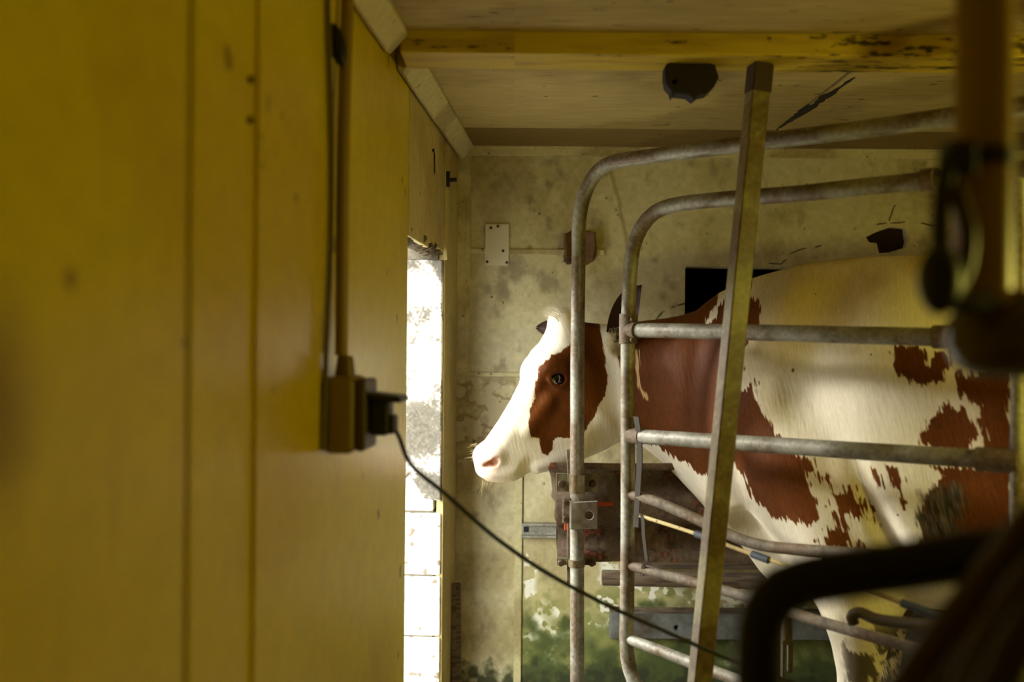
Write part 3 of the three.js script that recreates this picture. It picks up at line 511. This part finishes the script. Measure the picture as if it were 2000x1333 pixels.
single('milk_hose', tube([[0.507, 1.178, -0.910], [0.475, 1.134, -0.920], [0.447, 1.083, -0.930], [0.419, 1.040, -0.930], [0.391, 0.983, -0.930]], 0.017, { seg: 50, radial: 18 }), std({ color: 0x24150a, roughness: 0.5 }), 'dark hose running behind the two brown milk hoses', 'hose');
single('milk_hose', tube([[0.424, 1.145, -0.760], [0.397, 1.117, -0.760], [0.378, 1.082, -0.760], [0.354, 1.027, -0.760]], 0.015, { seg: 50, radial: 18 }), std({ color: 0x1a0f08, roughness: 0.5 }), 'almost black hose in the extreme lower right corner', 'hose');
{
  const P = []; for (let i = 0; i <= 40; i++) P.push(new THREE.Vector2(0.0135 + 0.002 * Math.cos(i * Math.PI), i * 0.006));
  single('ribbed_hose', new THREE.LatheGeometry(P, 20).translate(0.557, 0.79, -1.1), std({ color: 0x8a8468, roughness: 0.6 }), 'pale ribbed hose standing in the bottom right corner', 'hose');
}

// ---------------------------------------------------------------- the cow
// Laid out along a bent spine: s runs from the muzzle (0) to the tail, y is height, t is sideways (towards the near side).
const heading = (s) => (-14 + 45 * step(0.26, 0.66, s)) * Math.PI / 180;
const SPINE = (() => { const a = []; let h = heading(-0.3), x = -0.111 - Math.cos(h) * 0.3, z = -3.085 - Math.sin(h) * 0.3; for (let i = 0; i <= 640; i++) { const s = -0.3 + i * 0.005; a.push([x, z, heading(s)]); h = heading(s + 0.0025); x += Math.cos(h) * 0.005; z += Math.sin(h) * 0.005; } return a; })();
function spine(s, y, t) { const f = clamp((s + 0.3) / 0.005, 0, 638.9), i = Math.floor(f), k = f - i, a = SPINE[i], b = SPINE[i + 1], h = mix(a[2], b[2], k); return V(mix(a[0], b[0], k) - Math.sin(h) * t, y, mix(a[1], b[1], k) + Math.cos(h) * t); }
const topLine = [[-0.007,0.970],[-0.004,0.984],[0.004,0.998],[0.019,1.010],[0.032,1.020],[0.075,1.081],[0.116,1.147],[0.142,1.196],[0.155,1.232],[0.166,1.268],[0.184,1.302],[0.211,1.328],[0.227,1.358],[0.240,1.387],[0.256,1.403],[0.281,1.410],[0.315,1.404],[0.356,1.391],[0.406,1.387],[0.471,1.389],[0.544,1.398],[0.611,1.405],[0.670,1.415],[0.720,1.430],[0.748,1.455],[0.785,1.481],[0.833,1.503],[0.880,1.521],[0.918,1.532],[0.979,1.547],[1.024,1.559],[1.141,1.573],[1.252,1.576],[1.359,1.575]];
const lowLine = [[-0.007,0.970],[-0.003,0.951],[0.004,0.931],[0.017,0.910],[0.036,0.896],[0.077,0.890],[0.118,0.895],[0.145,0.909],[0.168,0.920],[0.230,0.921],[0.268,0.930],[0.327,0.947],[0.369,0.963],[0.418,0.984],[0.450,1.004],[0.479,1.018],[0.515,1.016],[0.556,0.992],[0.615,0.952],[0.666,0.910],[0.717,0.863],[0.750,0.829],[0.799,0.783],[0.848,0.742],[0.887,0.696],[0.914,0.661],[0.942,0.634],[1.003,0.605],[1.091,0.598],[1.233,0.608],[1.367,0.620]];
const OUT = [...topLine, [1.5, 1.572], [1.8, 1.565], [2.05, 1.54], [2.2, 1.5], [2.29, 1.42], [2.32, 1.2], [2.29, 1.0], [2.2, 0.86], [2.1, 0.66], [1.95, 0.58], [1.8, 0.63], [1.6, 0.62], ...lowLine.slice(1).reverse()];
const table = (T) => (s) => { for (let i = 1; i < T.length; i++) if (s <= T[i][0]) { const k = clamp((s - T[i - 1][0]) / (T[i][0] - T[i - 1][0]), 0, 1); return mix(T[i - 1][1], T[i][1], k * k * (3 - 2 * k)); } return T[T.length - 1][1]; };
const roundR = table([[-0.05, 0.042], [0.03, 0.05], [0.12, 0.05], [0.2, 0.05], [0.3, 0.075], [0.42, 0.13], [0.6, 0.17], [0.8, 0.26], [1.0, 0.34], [1.3, 0.42], [1.9, 0.4], [2.3, 0.2]]);
const neckW = table([[0.3, 0.082], [0.45, 0.092], [0.6, 0.12], [0.75, 0.165], [0.9, 0.215], [1.05, 0.255], [1.3, 0.3], [1.6, 0.34], [1.9, 0.33], [2.1, 0.28], [2.25, 0.2], [2.35, 0.12]]);
const headW = table([[-0.1, 0.062], [0.02, 0.08], [0.16, 0.108], [0.34, 0.11], [0.5, 0.084], [0.7, 0.066], [0.84, 0.066], [0.93, 0.074], [1.02, 0.066]]);
const POLL = [0.28, 1.40], MUZ = [0.01, 0.95], HA = [MUZ[0] - POLL[0], MUZ[1] - POLL[1]], HL = HA[0] * HA[0] + HA[1] * HA[1];
const smin = (a, b, k) => { const h = Math.max(k - Math.abs(a - b), 0) / k; return Math.min(a, b) - h * h * k * 0.25; };
const smax = (a, b, k) => -smin(-a, -b, k);
function cone(s, y, t, a, b, ra, rb) { const ex = b[0] - a[0], ey = b[1] - a[1], ez = b[2] - a[2], k = clamp(((s - a[0]) * ex + (y - a[1]) * ey + (t - a[2]) * ez) / (ex * ex + ey * ey + ez * ez), 0, 1); return Math.hypot(s - a[0] - ex * k, y - a[1] - ey * k, t - a[2] - ez * k) - mix(ra, rb, k); }
function egg(s, y, t, c, r, rot = 0) { let x = s - c[0], v = y - c[1]; if (rot) { const q = Math.cos(rot), n = Math.sin(rot); [x, v] = [x * q + v * n, -x * n + v * q]; } const k = Math.sqrt((x / r[0]) ** 2 + (v / r[1]) ** 2 + ((t - c[2]) / r[2]) ** 2); return (k - 1) * Math.min(r[0], r[1], r[2]); }
const FORE = [[1.1, 1.0, 0.15, 0.15], [1.2, 0.74, 0.17, 0.115], [1.238, 0.6, 0.165, 0.088], [1.236, 0.42, 0.16, 0.05], [1.232, 0.36, 0.16, 0.048], [1.236, 0.15, 0.16, 0.036], [1.225, 0.06, 0.16, 0.05], [1.222, 0.03, 0.16, 0.055]];
const HIND = [[2.05, 1.15, 0.17, 0.19], [1.95, 0.82, 0.2, 0.13], [2.17, 0.55, 0.16, 0.065], [2.15, 0.45, 0.16, 0.05], [2.12, 0.15, 0.16, 0.038], [2.1, 0.06, 0.16, 0.05], [2.095, 0.03, 0.16, 0.055]];
const EYEC = [0.232, 1.216, 0.099];
function cowField(s, y, t, d) {            // d: distance inside the outline, t >= 0
  const R = roundR(s), a = ((s - POLL[0]) * HA[0] + (y - POLL[1]) * HA[1]) / HL;
  let w = mix(headW(a), neckW(s), step(0.34, 0.46, s + (y - 1.2) * 0.25));
  w *= 1 - 0.3 * step(1.3, 1.58, y) * step(0.55, 0.8, s) * step(1.5, 1.1, s); w *= 1 - 0.42 * step(0.92, 0.66, y) * step(1.15, 0.95, s) * step(0.55, 0.7, s);
  const q = Math.max(0, 1 - d / R); let f = (Math.sqrt(q * q + (t / w) * (t / w)) - 1) * Math.min(R, w) * 0.95;
  if (s < 0.5) {
    f = smin(f, egg(s, y, t, [0.222, 1.23, 0.076], [0.055, 0.046, 0.043]), 0.025);                 // brow and orbit
    f = smin(f, egg(s, y, t, [0.305, 1.12, 0.045], [0.085, 0.1, 0.05]), 0.03);                  // cheek muscle
    f = smin(f, egg(s, y, t, [0.272, 1.402, 0], [0.034, 0.036, 0.05]), 0.03);                       // poll
    f = smax(f, -egg(s, y, t, [0.19, 1.17, 0.128], [0.02, 0.05, 0.028], -0.5), 0.03);             // hollow before the eye
    f = smin(f, cone(s, y, t, [0.15, 1.06, 0.062], [0.21, 1.145, 0.078], 0.013, 0.016), 0.03);    // face ridge
    f = smin(f, egg(s, y, t, [0.05, 0.972, 0.036], [0.034, 0.036, 0.04]), 0.02);                  // nose wing
    f = smin(f, egg(s, y, t, [0.078, 0.922, 0.036], [0.06, 0.024, 0.034]), 0.02);                  // upper lip
    f = smax(f, -cone(s, y, t, [0.141, 0.9, 0.075], [0.158, 0.965, 0.088], 0.016, 0.012), 0.025);  // fold behind the lip
    f = smax(f, -cone(s, y, t, [0.17, 0.955, 0.085], [0.3, 0.972, 0.1], 0.012, 0.012), 0.02);      // line above the jaw
    f = smin(f, cone(s, y, t, [0.19, 0.938, 0.045], [0.33, 0.985, 0.05], 0.016, 0.02), 0.025);     // jaw bone
    f = smax(f, -egg(s, y, t, [0.03, 0.953, 0.072], [0.024, 0.0105, 0.036], 0.45), 0.006);        // nostril
    f = smax(f, -egg(s, y, t, [0.046, 0.961, 0.066], [0.0105, 0.013, 0.036]), 0.006);
    const e = Math.hypot(s - EYEC[0], (y - EYEC[1]) * 1.22), z = t - 0.112;                      // lids
    f = smin(f, Math.hypot(e - 0.026, z) - 0.0065, 0.01); f = smax(f, -(Math.hypot(s - EYEC[0], (y - EYEC[1]) * 1.22, t - 0.116) - 0.0205), 0.006);
    f = smin(f, cone(s, y, t, [EYEC[0] - 0.03, EYEC[1] + 0.03, 0.108], [EYEC[0] + 0.022, EYEC[1] + 0.034, 0.108], 0.006, 0.006), 0.014);
  }
  if (s > 0.6 && s < 1.6) {
    f = smin(f, egg(s, y, t, [0.98, 1.16, 0.14], [0.12, 0.26, 0.112], -0.25), 0.09);                 // shoulder blade
    f = smin(f, egg(s, y, t, [0.96, 0.9, 0.14], [0.11, 0.13, 0.1]), 0.07);                        // point of the shoulder
    f = smin(f, egg(s, y, t, [1.36, 1.08, 0.18], [0.13, 0.3, 0.12], 0.1), 0.12);                  // ribs
    f = smax(f, -cone(s, y, t, [1.25, 1.02, 0.325], [1.355, 0.8, 0.292], 0.018, 0.024), 0.04);        // crease behind the elbow
    f = smax(f, -cone(s, y, t, [0.9, 0.98, 0.27], [1.03, 0.8, 0.285], 0.05, 0.045), 0.05);         // fold before the shoulder
    f = smax(f, -cone(s, y, t, [0.93, 0.82, 0.2], [1.06, 0.7, 0.22], 0.04, 0.04), 0.04);
  }
  if (s > 0.9 && s < 1.45 && y < 1.2) { let l = 9; for (let i = 1; i < FORE.length; i++) l = smin(l, cone(s, y, t, FORE[i - 1], FORE[i], FORE[i - 1][3], FORE[i][3]), 0.02); f = smin(f, l, 0.07); }
  if (s > 1.7 && y < 1.4) { let l = 9; for (let i = 1; i < HIND.length; i++) l = smin(l, cone(s, y, t, HIND[i - 1], HIND[i], HIND[i - 1][3], HIND[i][3]), 0.02); f = smin(f, l, 0.07); }
  return f;
}
function spread(list) { const a = []; for (let i = 0; i < list.length - 1; i++) { const [x0, h] = list[i], x1 = list[i + 1][0], n = Math.round((x1 - x0) / h); for (let k = 0; k < n; k++) a.push(x0 + (x1 - x0) * k / n); } a.push(list[list.length - 1][0]); return a; }
function cowBody() {
  const S = spread([[-0.06, 0.0042], [0.4, 0.007], [0.55, 0.011], [1.45, 0.02], [2.5, 0]]), Y = spread([[-0.05, 0.014], [0.82, 0.0046], [1.32, 0.007], [1.66, 0]]);
  const half = spread([[0.0025, 0.005], [0.1325, 0.01], [0.4325, 0]]), Tt = [...half.slice().reverse().map(x => -x), ...half], ns = S.length, ny = Y.length, nt = Tt.length, nh = half.length;
  const F = new Float32Array(ns * ny * nh);
  for (let i = 0; i < ns; i++) for (let j = 0; j < ny; j++) {
    const d = polySD(OUT, S[i], Y[j]), o = (i * ny + j) * nh, legs = Y[j] < 0.8 && (Math.abs(S[i] - 1.22) < 0.25 || S[i] > 1.8);
    if (d < -0.06 && !legs) { F.fill(0.05, o, o + nh); continue; }
    for (let k = 0; k < nh; k++) F[o + k] = cowField(S[i], Y[j], half[k], d);
  }
  const at = (i, j, k) => F[(i * ny + j) * nh + (k < nh ? nh - 1 - k : k - nh)];
  const id = new Int32Array(ns * ny * nt).fill(-1), pos = [], uv = [], idx = [];
  for (let i = 0; i < ns - 1; i++) for (let j = 0; j < ny - 1; j++) for (let k = 0; k < nt - 1; k++) {
    const v = [at(i, j, k), at(i + 1, j, k), at(i, j + 1, k), at(i + 1, j + 1, k), at(i, j, k + 1), at(i + 1, j, k + 1), at(i, j + 1, k + 1), at(i + 1, j + 1, k + 1)];
    let m = 0; for (let q = 0; q < 8; q++) if (v[q] < 0) m |= 1 << q; if (m === 0 || m === 255) continue;
    let x = 0, y = 0, z = 0, n = 0;
    for (let q = 0; q < 8; q++) for (let b = 0; b < 3; b++) { if (q >> b & 1) continue; const r = q | 1 << b; if ((v[q] < 0) === (v[r] < 0)) continue; const f = v[q] / (v[q] - v[r]); x += (q & 1) + (b === 0 ? f : 0); y += (q >> 1 & 1) + (b === 1 ? f : 0); z += (q >> 2 & 1) + (b === 2 ? f : 0); n++; }
    x /= n; y /= n; z /= n; const s = mix(S[i], S[i + 1], x), yy = mix(Y[j], Y[j + 1], y), tt = mix(Tt[k], Tt[k + 1], z), w = spine(s, yy, tt);
    id[(i * ny + j) * nt + k] = pos.length / 3; pos.push(w.x, w.y, w.z); uv.push(s / COAT, yy / COAT);
  }
  const I = (i, j, k) => id[(i * ny + j) * nt + k], quad = (a, b, c, d, flip) => { if (a < 0 || b < 0 || c < 0 || d < 0) return; flip ? idx.push(a, c, b, a, d, c) : idx.push(a, b, c, a, c, d); };
  for (let i = 1; i < ns - 1; i++) for (let j = 1; j < ny - 1; j++) for (let k = 1; k < nt - 1; k++) {
    const o = at(i, j, k) < 0;
    if (o !== (at(i + 1, j, k) < 0)) quad(I(i, j - 1, k - 1), I(i, j, k - 1), I(i, j, k), I(i, j - 1, k), !o);
    if (o !== (at(i, j + 1, k) < 0)) quad(I(i - 1, j, k - 1), I(i - 1, j, k), I(i, j, k), I(i, j, k - 1), !o);
    if (o !== (at(i, j, k + 1) < 0)) quad(I(i - 1, j - 1, k), I(i, j - 1, k), I(i, j, k), I(i - 1, j, k), !o);
  }
  const g = new THREE.BufferGeometry(); g.setAttribute('position', new THREE.Float32BufferAttribute(pos, 3)); g.setAttribute('uv', new THREE.Float32BufferAttribute(uv, 2)); g.setIndex(idx); g.computeVertexNormals(); return g;
}
// coat: red-brown patches on white, drawn over the animal's flank
const COAT = 1.7;
const PATCH = [
  [[0.281,1.325],[0.263,1.310],[0.238,1.297],[0.214,1.286],[0.189,1.266],[0.173,1.244],[0.170,1.208],[0.164,1.177],[0.168,1.153],[0.153,1.122],[0.149,1.083],[0.152,1.052],[0.162,1.036],[0.188,1.031],[0.192,1.004],[0.195,0.984],[0.216,0.980],[0.229,0.996],[0.232,1.024],[0.240,1.035],[0.279,1.031],[0.309,1.034],[0.332,1.054],[0.347,1.081],[0.367,1.105],[0.383,1.137],[0.407,1.165],[0.417,1.200],[0.421,1.224],[0.408,1.256],[0.410,1.287],[0.401,1.324],[0.401,1.351],[0.397,1.384],[0.388,1.438],[0.324,1.437],[0.317,1.393]],
  [[0.497,1.435],[0.492,1.343],[0.466,1.281],[0.489,1.189],[0.505,1.127],[0.520,1.066],[0.556,1.033],[0.624,1.014],[0.668,0.991],[0.701,0.978],[0.733,0.973],[0.756,0.960],[0.780,0.954],[0.803,0.946],[0.823,0.953],[0.856,0.972],[0.889,0.987],[0.901,0.985],[0.913,1.008],[0.928,0.977],[0.939,0.963],[0.953,0.936],[0.976,0.902],[1.008,0.876],[1.033,0.857],[1.062,0.857],[1.078,0.869],[1.101,0.857],[1.110,0.868],[1.131,0.860],[1.165,0.877],[1.160,0.918],[1.147,0.944],[1.138,0.972],[1.130,0.996],[1.146,1.007],[1.140,1.027],[1.109,1.039],[1.088,1.054],[1.071,1.075],[1.052,1.092],[1.031,1.112],[1.017,1.135],[0.995,1.167],[0.983,1.195],[0.973,1.228],[0.958,1.213],[0.941,1.192],[0.933,1.205],[0.942,1.237],[0.936,1.266],[0.921,1.287],[0.928,1.305],[0.950,1.328],[0.964,1.374],[0.971,1.391],[0.968,1.424],[0.949,1.453],[0.912,1.472],[0.889,1.520],[0.829,1.492],[0.844,1.472],[0.819,1.433],[0.807,1.367],[0.781,1.367],[0.785,1.396],[0.806,1.448],[0.790,1.492],[0.587,1.466]],
  [[1.284,1.031],[1.298,1.019],[1.323,1.001],[1.325,0.973],[1.313,0.977],[1.302,0.993]],
  [[1.328,1.035],[1.351,1.026],[1.371,0.993],[1.368,0.974],[1.377,0.942],[1.374,0.926],[1.362,0.941],[1.349,0.972],[1.337,0.997]],
  [[1.348,1.324],[1.408,1.322],[1.420,1.309],[1.426,1.284],[1.444,1.310],[1.471,1.316],[1.473,1.285],[1.456,1.240],[1.439,1.240],[1.417,1.223],[1.397,1.226],[1.379,1.238],[1.361,1.250],[1.342,1.276]],
  [[1.494,1.266],[1.508,1.254],[1.525,1.261],[1.564,1.274],[1.603,1.275],[1.615,1.068],[1.549,1.076],[1.554,1.114],[1.537,1.150],[1.542,1.187],[1.514,1.205],[1.492,1.223]],
  [[1.418,1.106],[1.433,1.145],[1.457,1.171],[1.462,1.190],[1.480,1.178],[1.508,1.173],[1.537,1.144],[1.548,1.119],[1.526,1.100],[1.515,1.077],[1.440,1.072],[1.416,1.091]],
  [[1.440,1.034],[1.464,1.014],[1.429,0.967],[1.408,0.914],[1.406,0.838],[1.617,0.861],[1.615,1.044],[1.498,1.038]]
];
const SPLOTCH = [[1.165,0.983],[1.202,0.979],[1.215,0.966],[1.254,0.963],[1.267,0.938],[1.280,0.899],[1.288,0.880],[1.267,0.872],[1.248,0.883],[1.236,0.849],[1.255,0.831],[1.278,0.794],[1.175,0.784],[1.155,0.820],[1.203,0.865],[1.190,0.904],[1.176,0.943]];
const MUD = [[1.458,1.001],[1.417,0.960],[1.403,0.908],[1.404,0.838],[1.500,0.848],[1.510,0.924],[1.499,0.986]];
const coatMap = (() => {
  const n = 512, G = new Float32Array(n * n), SP = new Float32Array(n * n), MD = new Float32Array(n * n);
  for (let j = 0; j < n; j++) for (let i = 0; i < n; i++) {
    const s = (i + 0.5) / n * COAT, y = (j + 0.5) / n * COAT; let d = -1;
    for (const P of PATCH) d = Math.max(d, polySD(P, s, y));
    G[j * n + i] = d; SP[j * n + i] = polySD(SPLOTCH, s, y); MD[j * n + i] = polySD(MUD, s, y);
  }
  const pick = (A, u, v) => { const x = clamp(u * n - 0.5, 0, n - 1.001), y = clamp(v * n - 0.5, 0, n - 1.001), i = x | 0, j = y | 0, a = x - i, b = y - j, k = j * n + i; return mix(mix(A[k], A[k + 1], a), mix(A[k + n], A[k + n + 1], a), b); };
  const t = texture(2048, 2048, (u, v, o) => {
    const s = u * COAT, y = v * COAT, face = step(0.5, 0.4, s);
    const lean = s + (y - 1) * 0.25;                                    // hair runs down and back
    const h1 = vn(lean * 190, y * 26) - 0.5, h2 = vn(lean * 420 + 70, y * 55) - 0.5, c1 = fbm(s * 22, y * 22, 3) - 0.5, fine = vn(lean * 700, y * 90) - 0.5;
    const fr = mix(1, 0.28, face);
    const e = pick(G, u, v) + (h1 * 0.016 + h2 * 0.012 + c1 * 0.022) * fr + fine * 0.005;
    let b = step(-0.0025, 0.0025, e);
    const sp = pick(SP, u, v); if (sp > -0.03) b = Math.max(b, step(-0.004, 0.004, sp - 0.002 + c1 * 0.08 + h1 * 0.03 + h2 * 0.02));
    o[0] = 236; o[1] = 226; o[2] = 198;
    const dirt = fbm(s * 5 + 9, y * 5, 4); paint(o, 196, 178, 132, step(0.48, 0.72, dirt) * 0.5 * step(0.5, 0.9, s)); paint(o, 208, 172, 90, step(1.25, 1.4, y) * step(0.9, 1.2, s) * step(0.4, 0.6, dirt) * 0.35);
    paint(o, 240, 208, 190, step(0.075, 0.03, s) * step(1.01, 0.985, y) * 0.6); paint(o, 214, 168, 142, step(0.03, 0.012, Math.abs(y - 0.952 - (s - 0.03) * 0.45)) * step(0.035, 0.022, Math.abs(s - 0.032)) * 0.7);
    paint(o, 206, 186, 156, step(0.94, 0.9, y) * face * 0.5); paint(o, 222, 196, 170, step(0.1, 0.0, Math.abs(s - 0.83)) * step(0.95, 0.85, y) * 0.5);
    const n1 = fine * 16 + h2 * 10; o[0] += n1; o[1] += n1; o[2] += n1;
    if (b > 0) { const k = fbm(s * 9, y * 9 + 4, 3); let r = mix(84, 110, k), g = mix(43, 59, k), l = mix(7, 15, k); const q = 1 + fine * 0.22 + h2 * 0.14; paint(o, r * q, g * q, l * q, b); }
    paint(o, 236, 208, 150, step(0.012, 0.004, segD([[0.543, 1.3], [0.56, 1.2], [0.592, 1.16]], s + h1 * 0.02, y)) * 0.8);
    const md = pick(MD, u, v), mm = step(-0.01, 0.02, md + c1 * 0.06 + h1 * 0.02); paint(o, 74 + h2 * 60 + h1 * 40, 66 + h2 * 56 + h1 * 38, 50 + h2 * 46 + h1 * 30, mm * 0.92);
    const leg = step(0.64, 0.58, y) * step(1.1, 1.2, s); paint(o, 82, 72, 54, leg * step(0.5, 0.62, fbm(s * 16 + 3, y * 12, 4) + h1 * 0.14 + h2 * 0.12) * step(1.19, 1.23, s) * 0.9);
    paint(o, 70, 50, 30, spots(s, y, 12, 0.06, 0.05) * 0.7 * step(0.6, 1, s));
    if (y < 0.085) paint(o, 60, 50, 40, 1);
  });
  t.wrapS = THREE.MirroredRepeatWrapping; return t;
})();
const hairBump = texture(1024, 1024, (u, v, o) => { const l = u + (v - 0.5) * 0.25; o[0] = o[1] = o[2] = (vn(l * 256, v * 32, 256) * 0.5 + vn(l * 128 + 40, v * 16, 128) * 0.5) * 255; }, false);
hairBump.repeat.set(2, 2);
function strands(roots, rad, seg = 5) {     // each: {p, d, len, droop}; thin tapering hairs
  const pos = [], idx = [];
  for (const h of roots) {
    const d = h.d.clone().normalize(), side = Math.abs(d.y) < 0.9 ? d.clone().cross(V(0, 1, 0)).normalize() : V(1, 0, 0), up = side.clone().cross(d), b0 = pos.length / 3, q = h.p.clone(), dir = d.clone();
    for (let i = 0; i <= seg; i++) {
      const r = rad * (1 - 0.85 * i / seg);
      for (let k = 0; k < 3; k++) { const a = k * 2.094; const v = q.clone().addScaledVector(side, Math.cos(a) * r).addScaledVector(up, Math.sin(a) * r); pos.push(v.x, v.y, v.z); }
      dir.add(h.droop.clone().multiplyScalar(1 / seg)).normalize(); q.addScaledVector(dir, h.len / seg);
      if (i < seg) for (let k = 0; k < 3; k++) { const a = b0 + i * 3 + k, b = b0 + i * 3 + (k + 1) % 3; idx.push(a, b, a + 3, b, b + 3, a + 3); }
    }
  }
  const g = new THREE.BufferGeometry(); g.setAttribute('position', new THREE.Float32BufferAttribute(pos, 3)); g.setIndex(idx); g.computeVertexNormals(); return g;
}
function earShape(base, axis, side, nrm, L, Wd, cup) {   // a cupped leaf with thickness, in s, y, t
  const pos = [], idx = [], na = 18, nb = 12;
  for (const face of [0, 1]) for (let i = 0; i <= na; i++) for (let j = 0; j <= nb; j++) {
    const a = i / na, b = j / nb * 2 - 1, w = Wd * Math.pow(Math.sin(Math.PI * clamp(a * 0.895 + 0.1, 0, 1)), 0.8), c = cup * (b * b) * (1 - a * 0.5) + (face ? 0.0 : -0.006 * (1 - b * b) * (1 - 0.6 * a));
    const q = [0, 1, 2].map(m => base[m] + axis[m] * L * a + side[m] * w * b + nrm[m] * c), v = spine(...q); pos.push(v.x, v.y, v.z);
  }
  const K = (na + 1) * (nb + 1);
  for (let i = 0; i < na; i++) for (let j = 0; j < nb; j++) { const a = i * (nb + 1) + j, b = a + nb + 1; idx.push(a, a + 1, b, a + 1, b + 1, b, K + a, K + b, K + a + 1, K + a + 1, K + b, K + b + 1); }
  const g = new THREE.BufferGeometry(); g.setAttribute('position', new THREE.Float32BufferAttribute(pos, 3)); g.setIndex(idx); g.computeVertexNormals(); return g;
}
{
  const cow = thing('cow', 'red-brown and white cow standing in the stall facing the doorway', 'cow', [1.2, 0, -2.7]);
  part(cow, 'body', cowBody(), new THREE.MeshPhysicalMaterial({ map: coatMap, roughness: 0.6, specularIntensity: 0.22, bumpMap: hairBump, bumpScale: 0.0006 }));
  const eyeM = new THREE.MeshPhysicalMaterial({ color: 0x0a0708, roughness: 0.06, clearcoat: 1, clearcoatRoughness: 0.03 }), rim = std({ color: 0xd8c4b4, roughness: 0.3 });
  for (const k of [1, -1]) {
    const c = spine(EYEC[0], EYEC[1], EYEC[2] * k), e = part(cow, 'eye', new THREE.SphereGeometry(0.0225, 28, 20).translate(c.x, c.y, c.z), eyeM, 'glossy dark eye');
    const w = spine(EYEC[0] - 0.001, EYEC[1] - 0.0015, (EYEC[2] - 0.0012) * k); e.add(mesh('eye_white', new THREE.SphereGeometry(0.0226, 24, 16).scale(1, 0.97, 1).translate(w.x, w.y, w.z), rim));
  }
  const r = rng(21), white = std({ color: 0xf4ecd6, roughness: 0.6 }), cream = std({ color: 0xd8c690, roughness: 0.6 });
  const earM = std({ color: 0x3a2216, roughness: 0.75 });
  const nz = (v) => { const l = Math.hypot(...v); return v.map(x => x / l); };
  part(cow, 'ear', earShape([0.435, 1.35, 0.085], nz([0.66, 0.66, 0.3]), nz([0.72, -0.68, 0]), nz([-0.2, -0.2, 0.9]), 0.225, 0.062, 0.03), earM);
  part(cow, 'ear', earShape([0.37, 1.36, -0.085], nz([-0.66, 0.1, -0.7]), nz([0.3, -0.9, -0.2]), nz([-0.75, -0.3, 0.5]), 0.17, 0.04, 0.02), earM);
  let H = [];
  for (let i = 0; i < 800; i++) { const s = 0.25 + r() * 0.06, t = (r() - 0.5) * 0.1, p = spine(s, 1.385 + 0.03 * step(0.24, 0.27, s) - Math.abs(t) * 0.2, t), q = spine(s - 0.02 - r() * 0.03, 1.5, t * 1.2); H.push({ p, d: q.sub(p).add(V((r() - 0.5) * 0.05, 0, (r() - 0.5) * 0.05)), len: 0.03 + r() * 0.025, droop: spine(s - 0.3, 1.2, t).sub(spine(s, 1.37, t)).normalize().multiplyScalar(0.6 + r() * 0.6) }); }
  part(cow, 'poll_hair', strands(H, 0.0013), white).userData.kind = 'stuff';
  H = [];
  for (let i = 0; i < 260; i++) { const a = r(), p = spine(0.412 + a * 0.03 + r() * 0.03, 1.375 - r() * 0.08 - a * 0.02, 0.08 + r() * 0.015), d = spine(0.44 + (r() - 0.5) * 0.12, 1.37 + (r() - 0.6) * 0.12, 0.16).sub(p); H.push({ p, d, len: 0.025 + r() * 0.03, droop: V((r() - 0.5) * 0.8, -0.9 * r(), 0.3) }); }
  part(cow, 'ear_hair', strands(H, 0.0009), cream).userData.kind = 'stuff';
  H = [];
  for (let i = 0; i < 70; i++) { const s = 0.012 + r() * 0.11, p = spine(s, 0.905 - 0.012 * r() + Math.abs(s - 0.07) * 0.05, 0.02 + r() * 0.04); H.push({ p, d: V(-0.35 + (r() - 0.5) * 0.6, -1, 0.2 + (r() - 0.5) * 0.6), len: 0.02 + r() * 0.03 + (s < 0.03 ? 0.03 * r() : 0), droop: V(-0.2 + 0.4 * r(), -0.4, 0) }); }
  for (let i = 0; i < 26; i++) { const p = spine(0.0 + r() * 0.01, 0.96 + r() * 0.05, (r() - 0.3) * 0.08); H.push({ p, d: V(-1, (r() - 0.4) * 0.9, 0.3 * (r() - 0.5)), len: 0.015 + r() * 0.022, droop: V(0, -0.5 * r(), 0) }); }
  part(cow, 'whiskers', strands(H, 0.0004), cream).userData.kind = 'stuff';
  H = [];
  for (let i = 0; i < 40; i++) { const a = -0.02 + i * 0.001, p = spine(EYEC[0] + a, EYEC[1] + 0.02 - a * a * 18, 0.116), d = spine(EYEC[0] + a * 2.2 - 0.006, EYEC[1] + 0.022, 0.15).sub(p); H.push({ p, d, len: 0.012 + r() * 0.006, droop: V(0, -0.5, 0) }); }
  part(cow, 'eyelashes', strands(H, 0.0005), earM).userData.kind = 'stuff';
  const tp = [[2.27, 1.5, 0], [2.34, 1.44, 0], [2.38, 1.2, 0.01], [2.38, 0.9, 0.02], [2.36, 0.55, 0.02]].map(q => spine(...q)).map(v => [v.x, v.y, v.z]);
  part(cow, 'tail', tube(tp, 0.022, { seg: 30, radial: 12 }), white);
}
renderer.render(scene, camera);
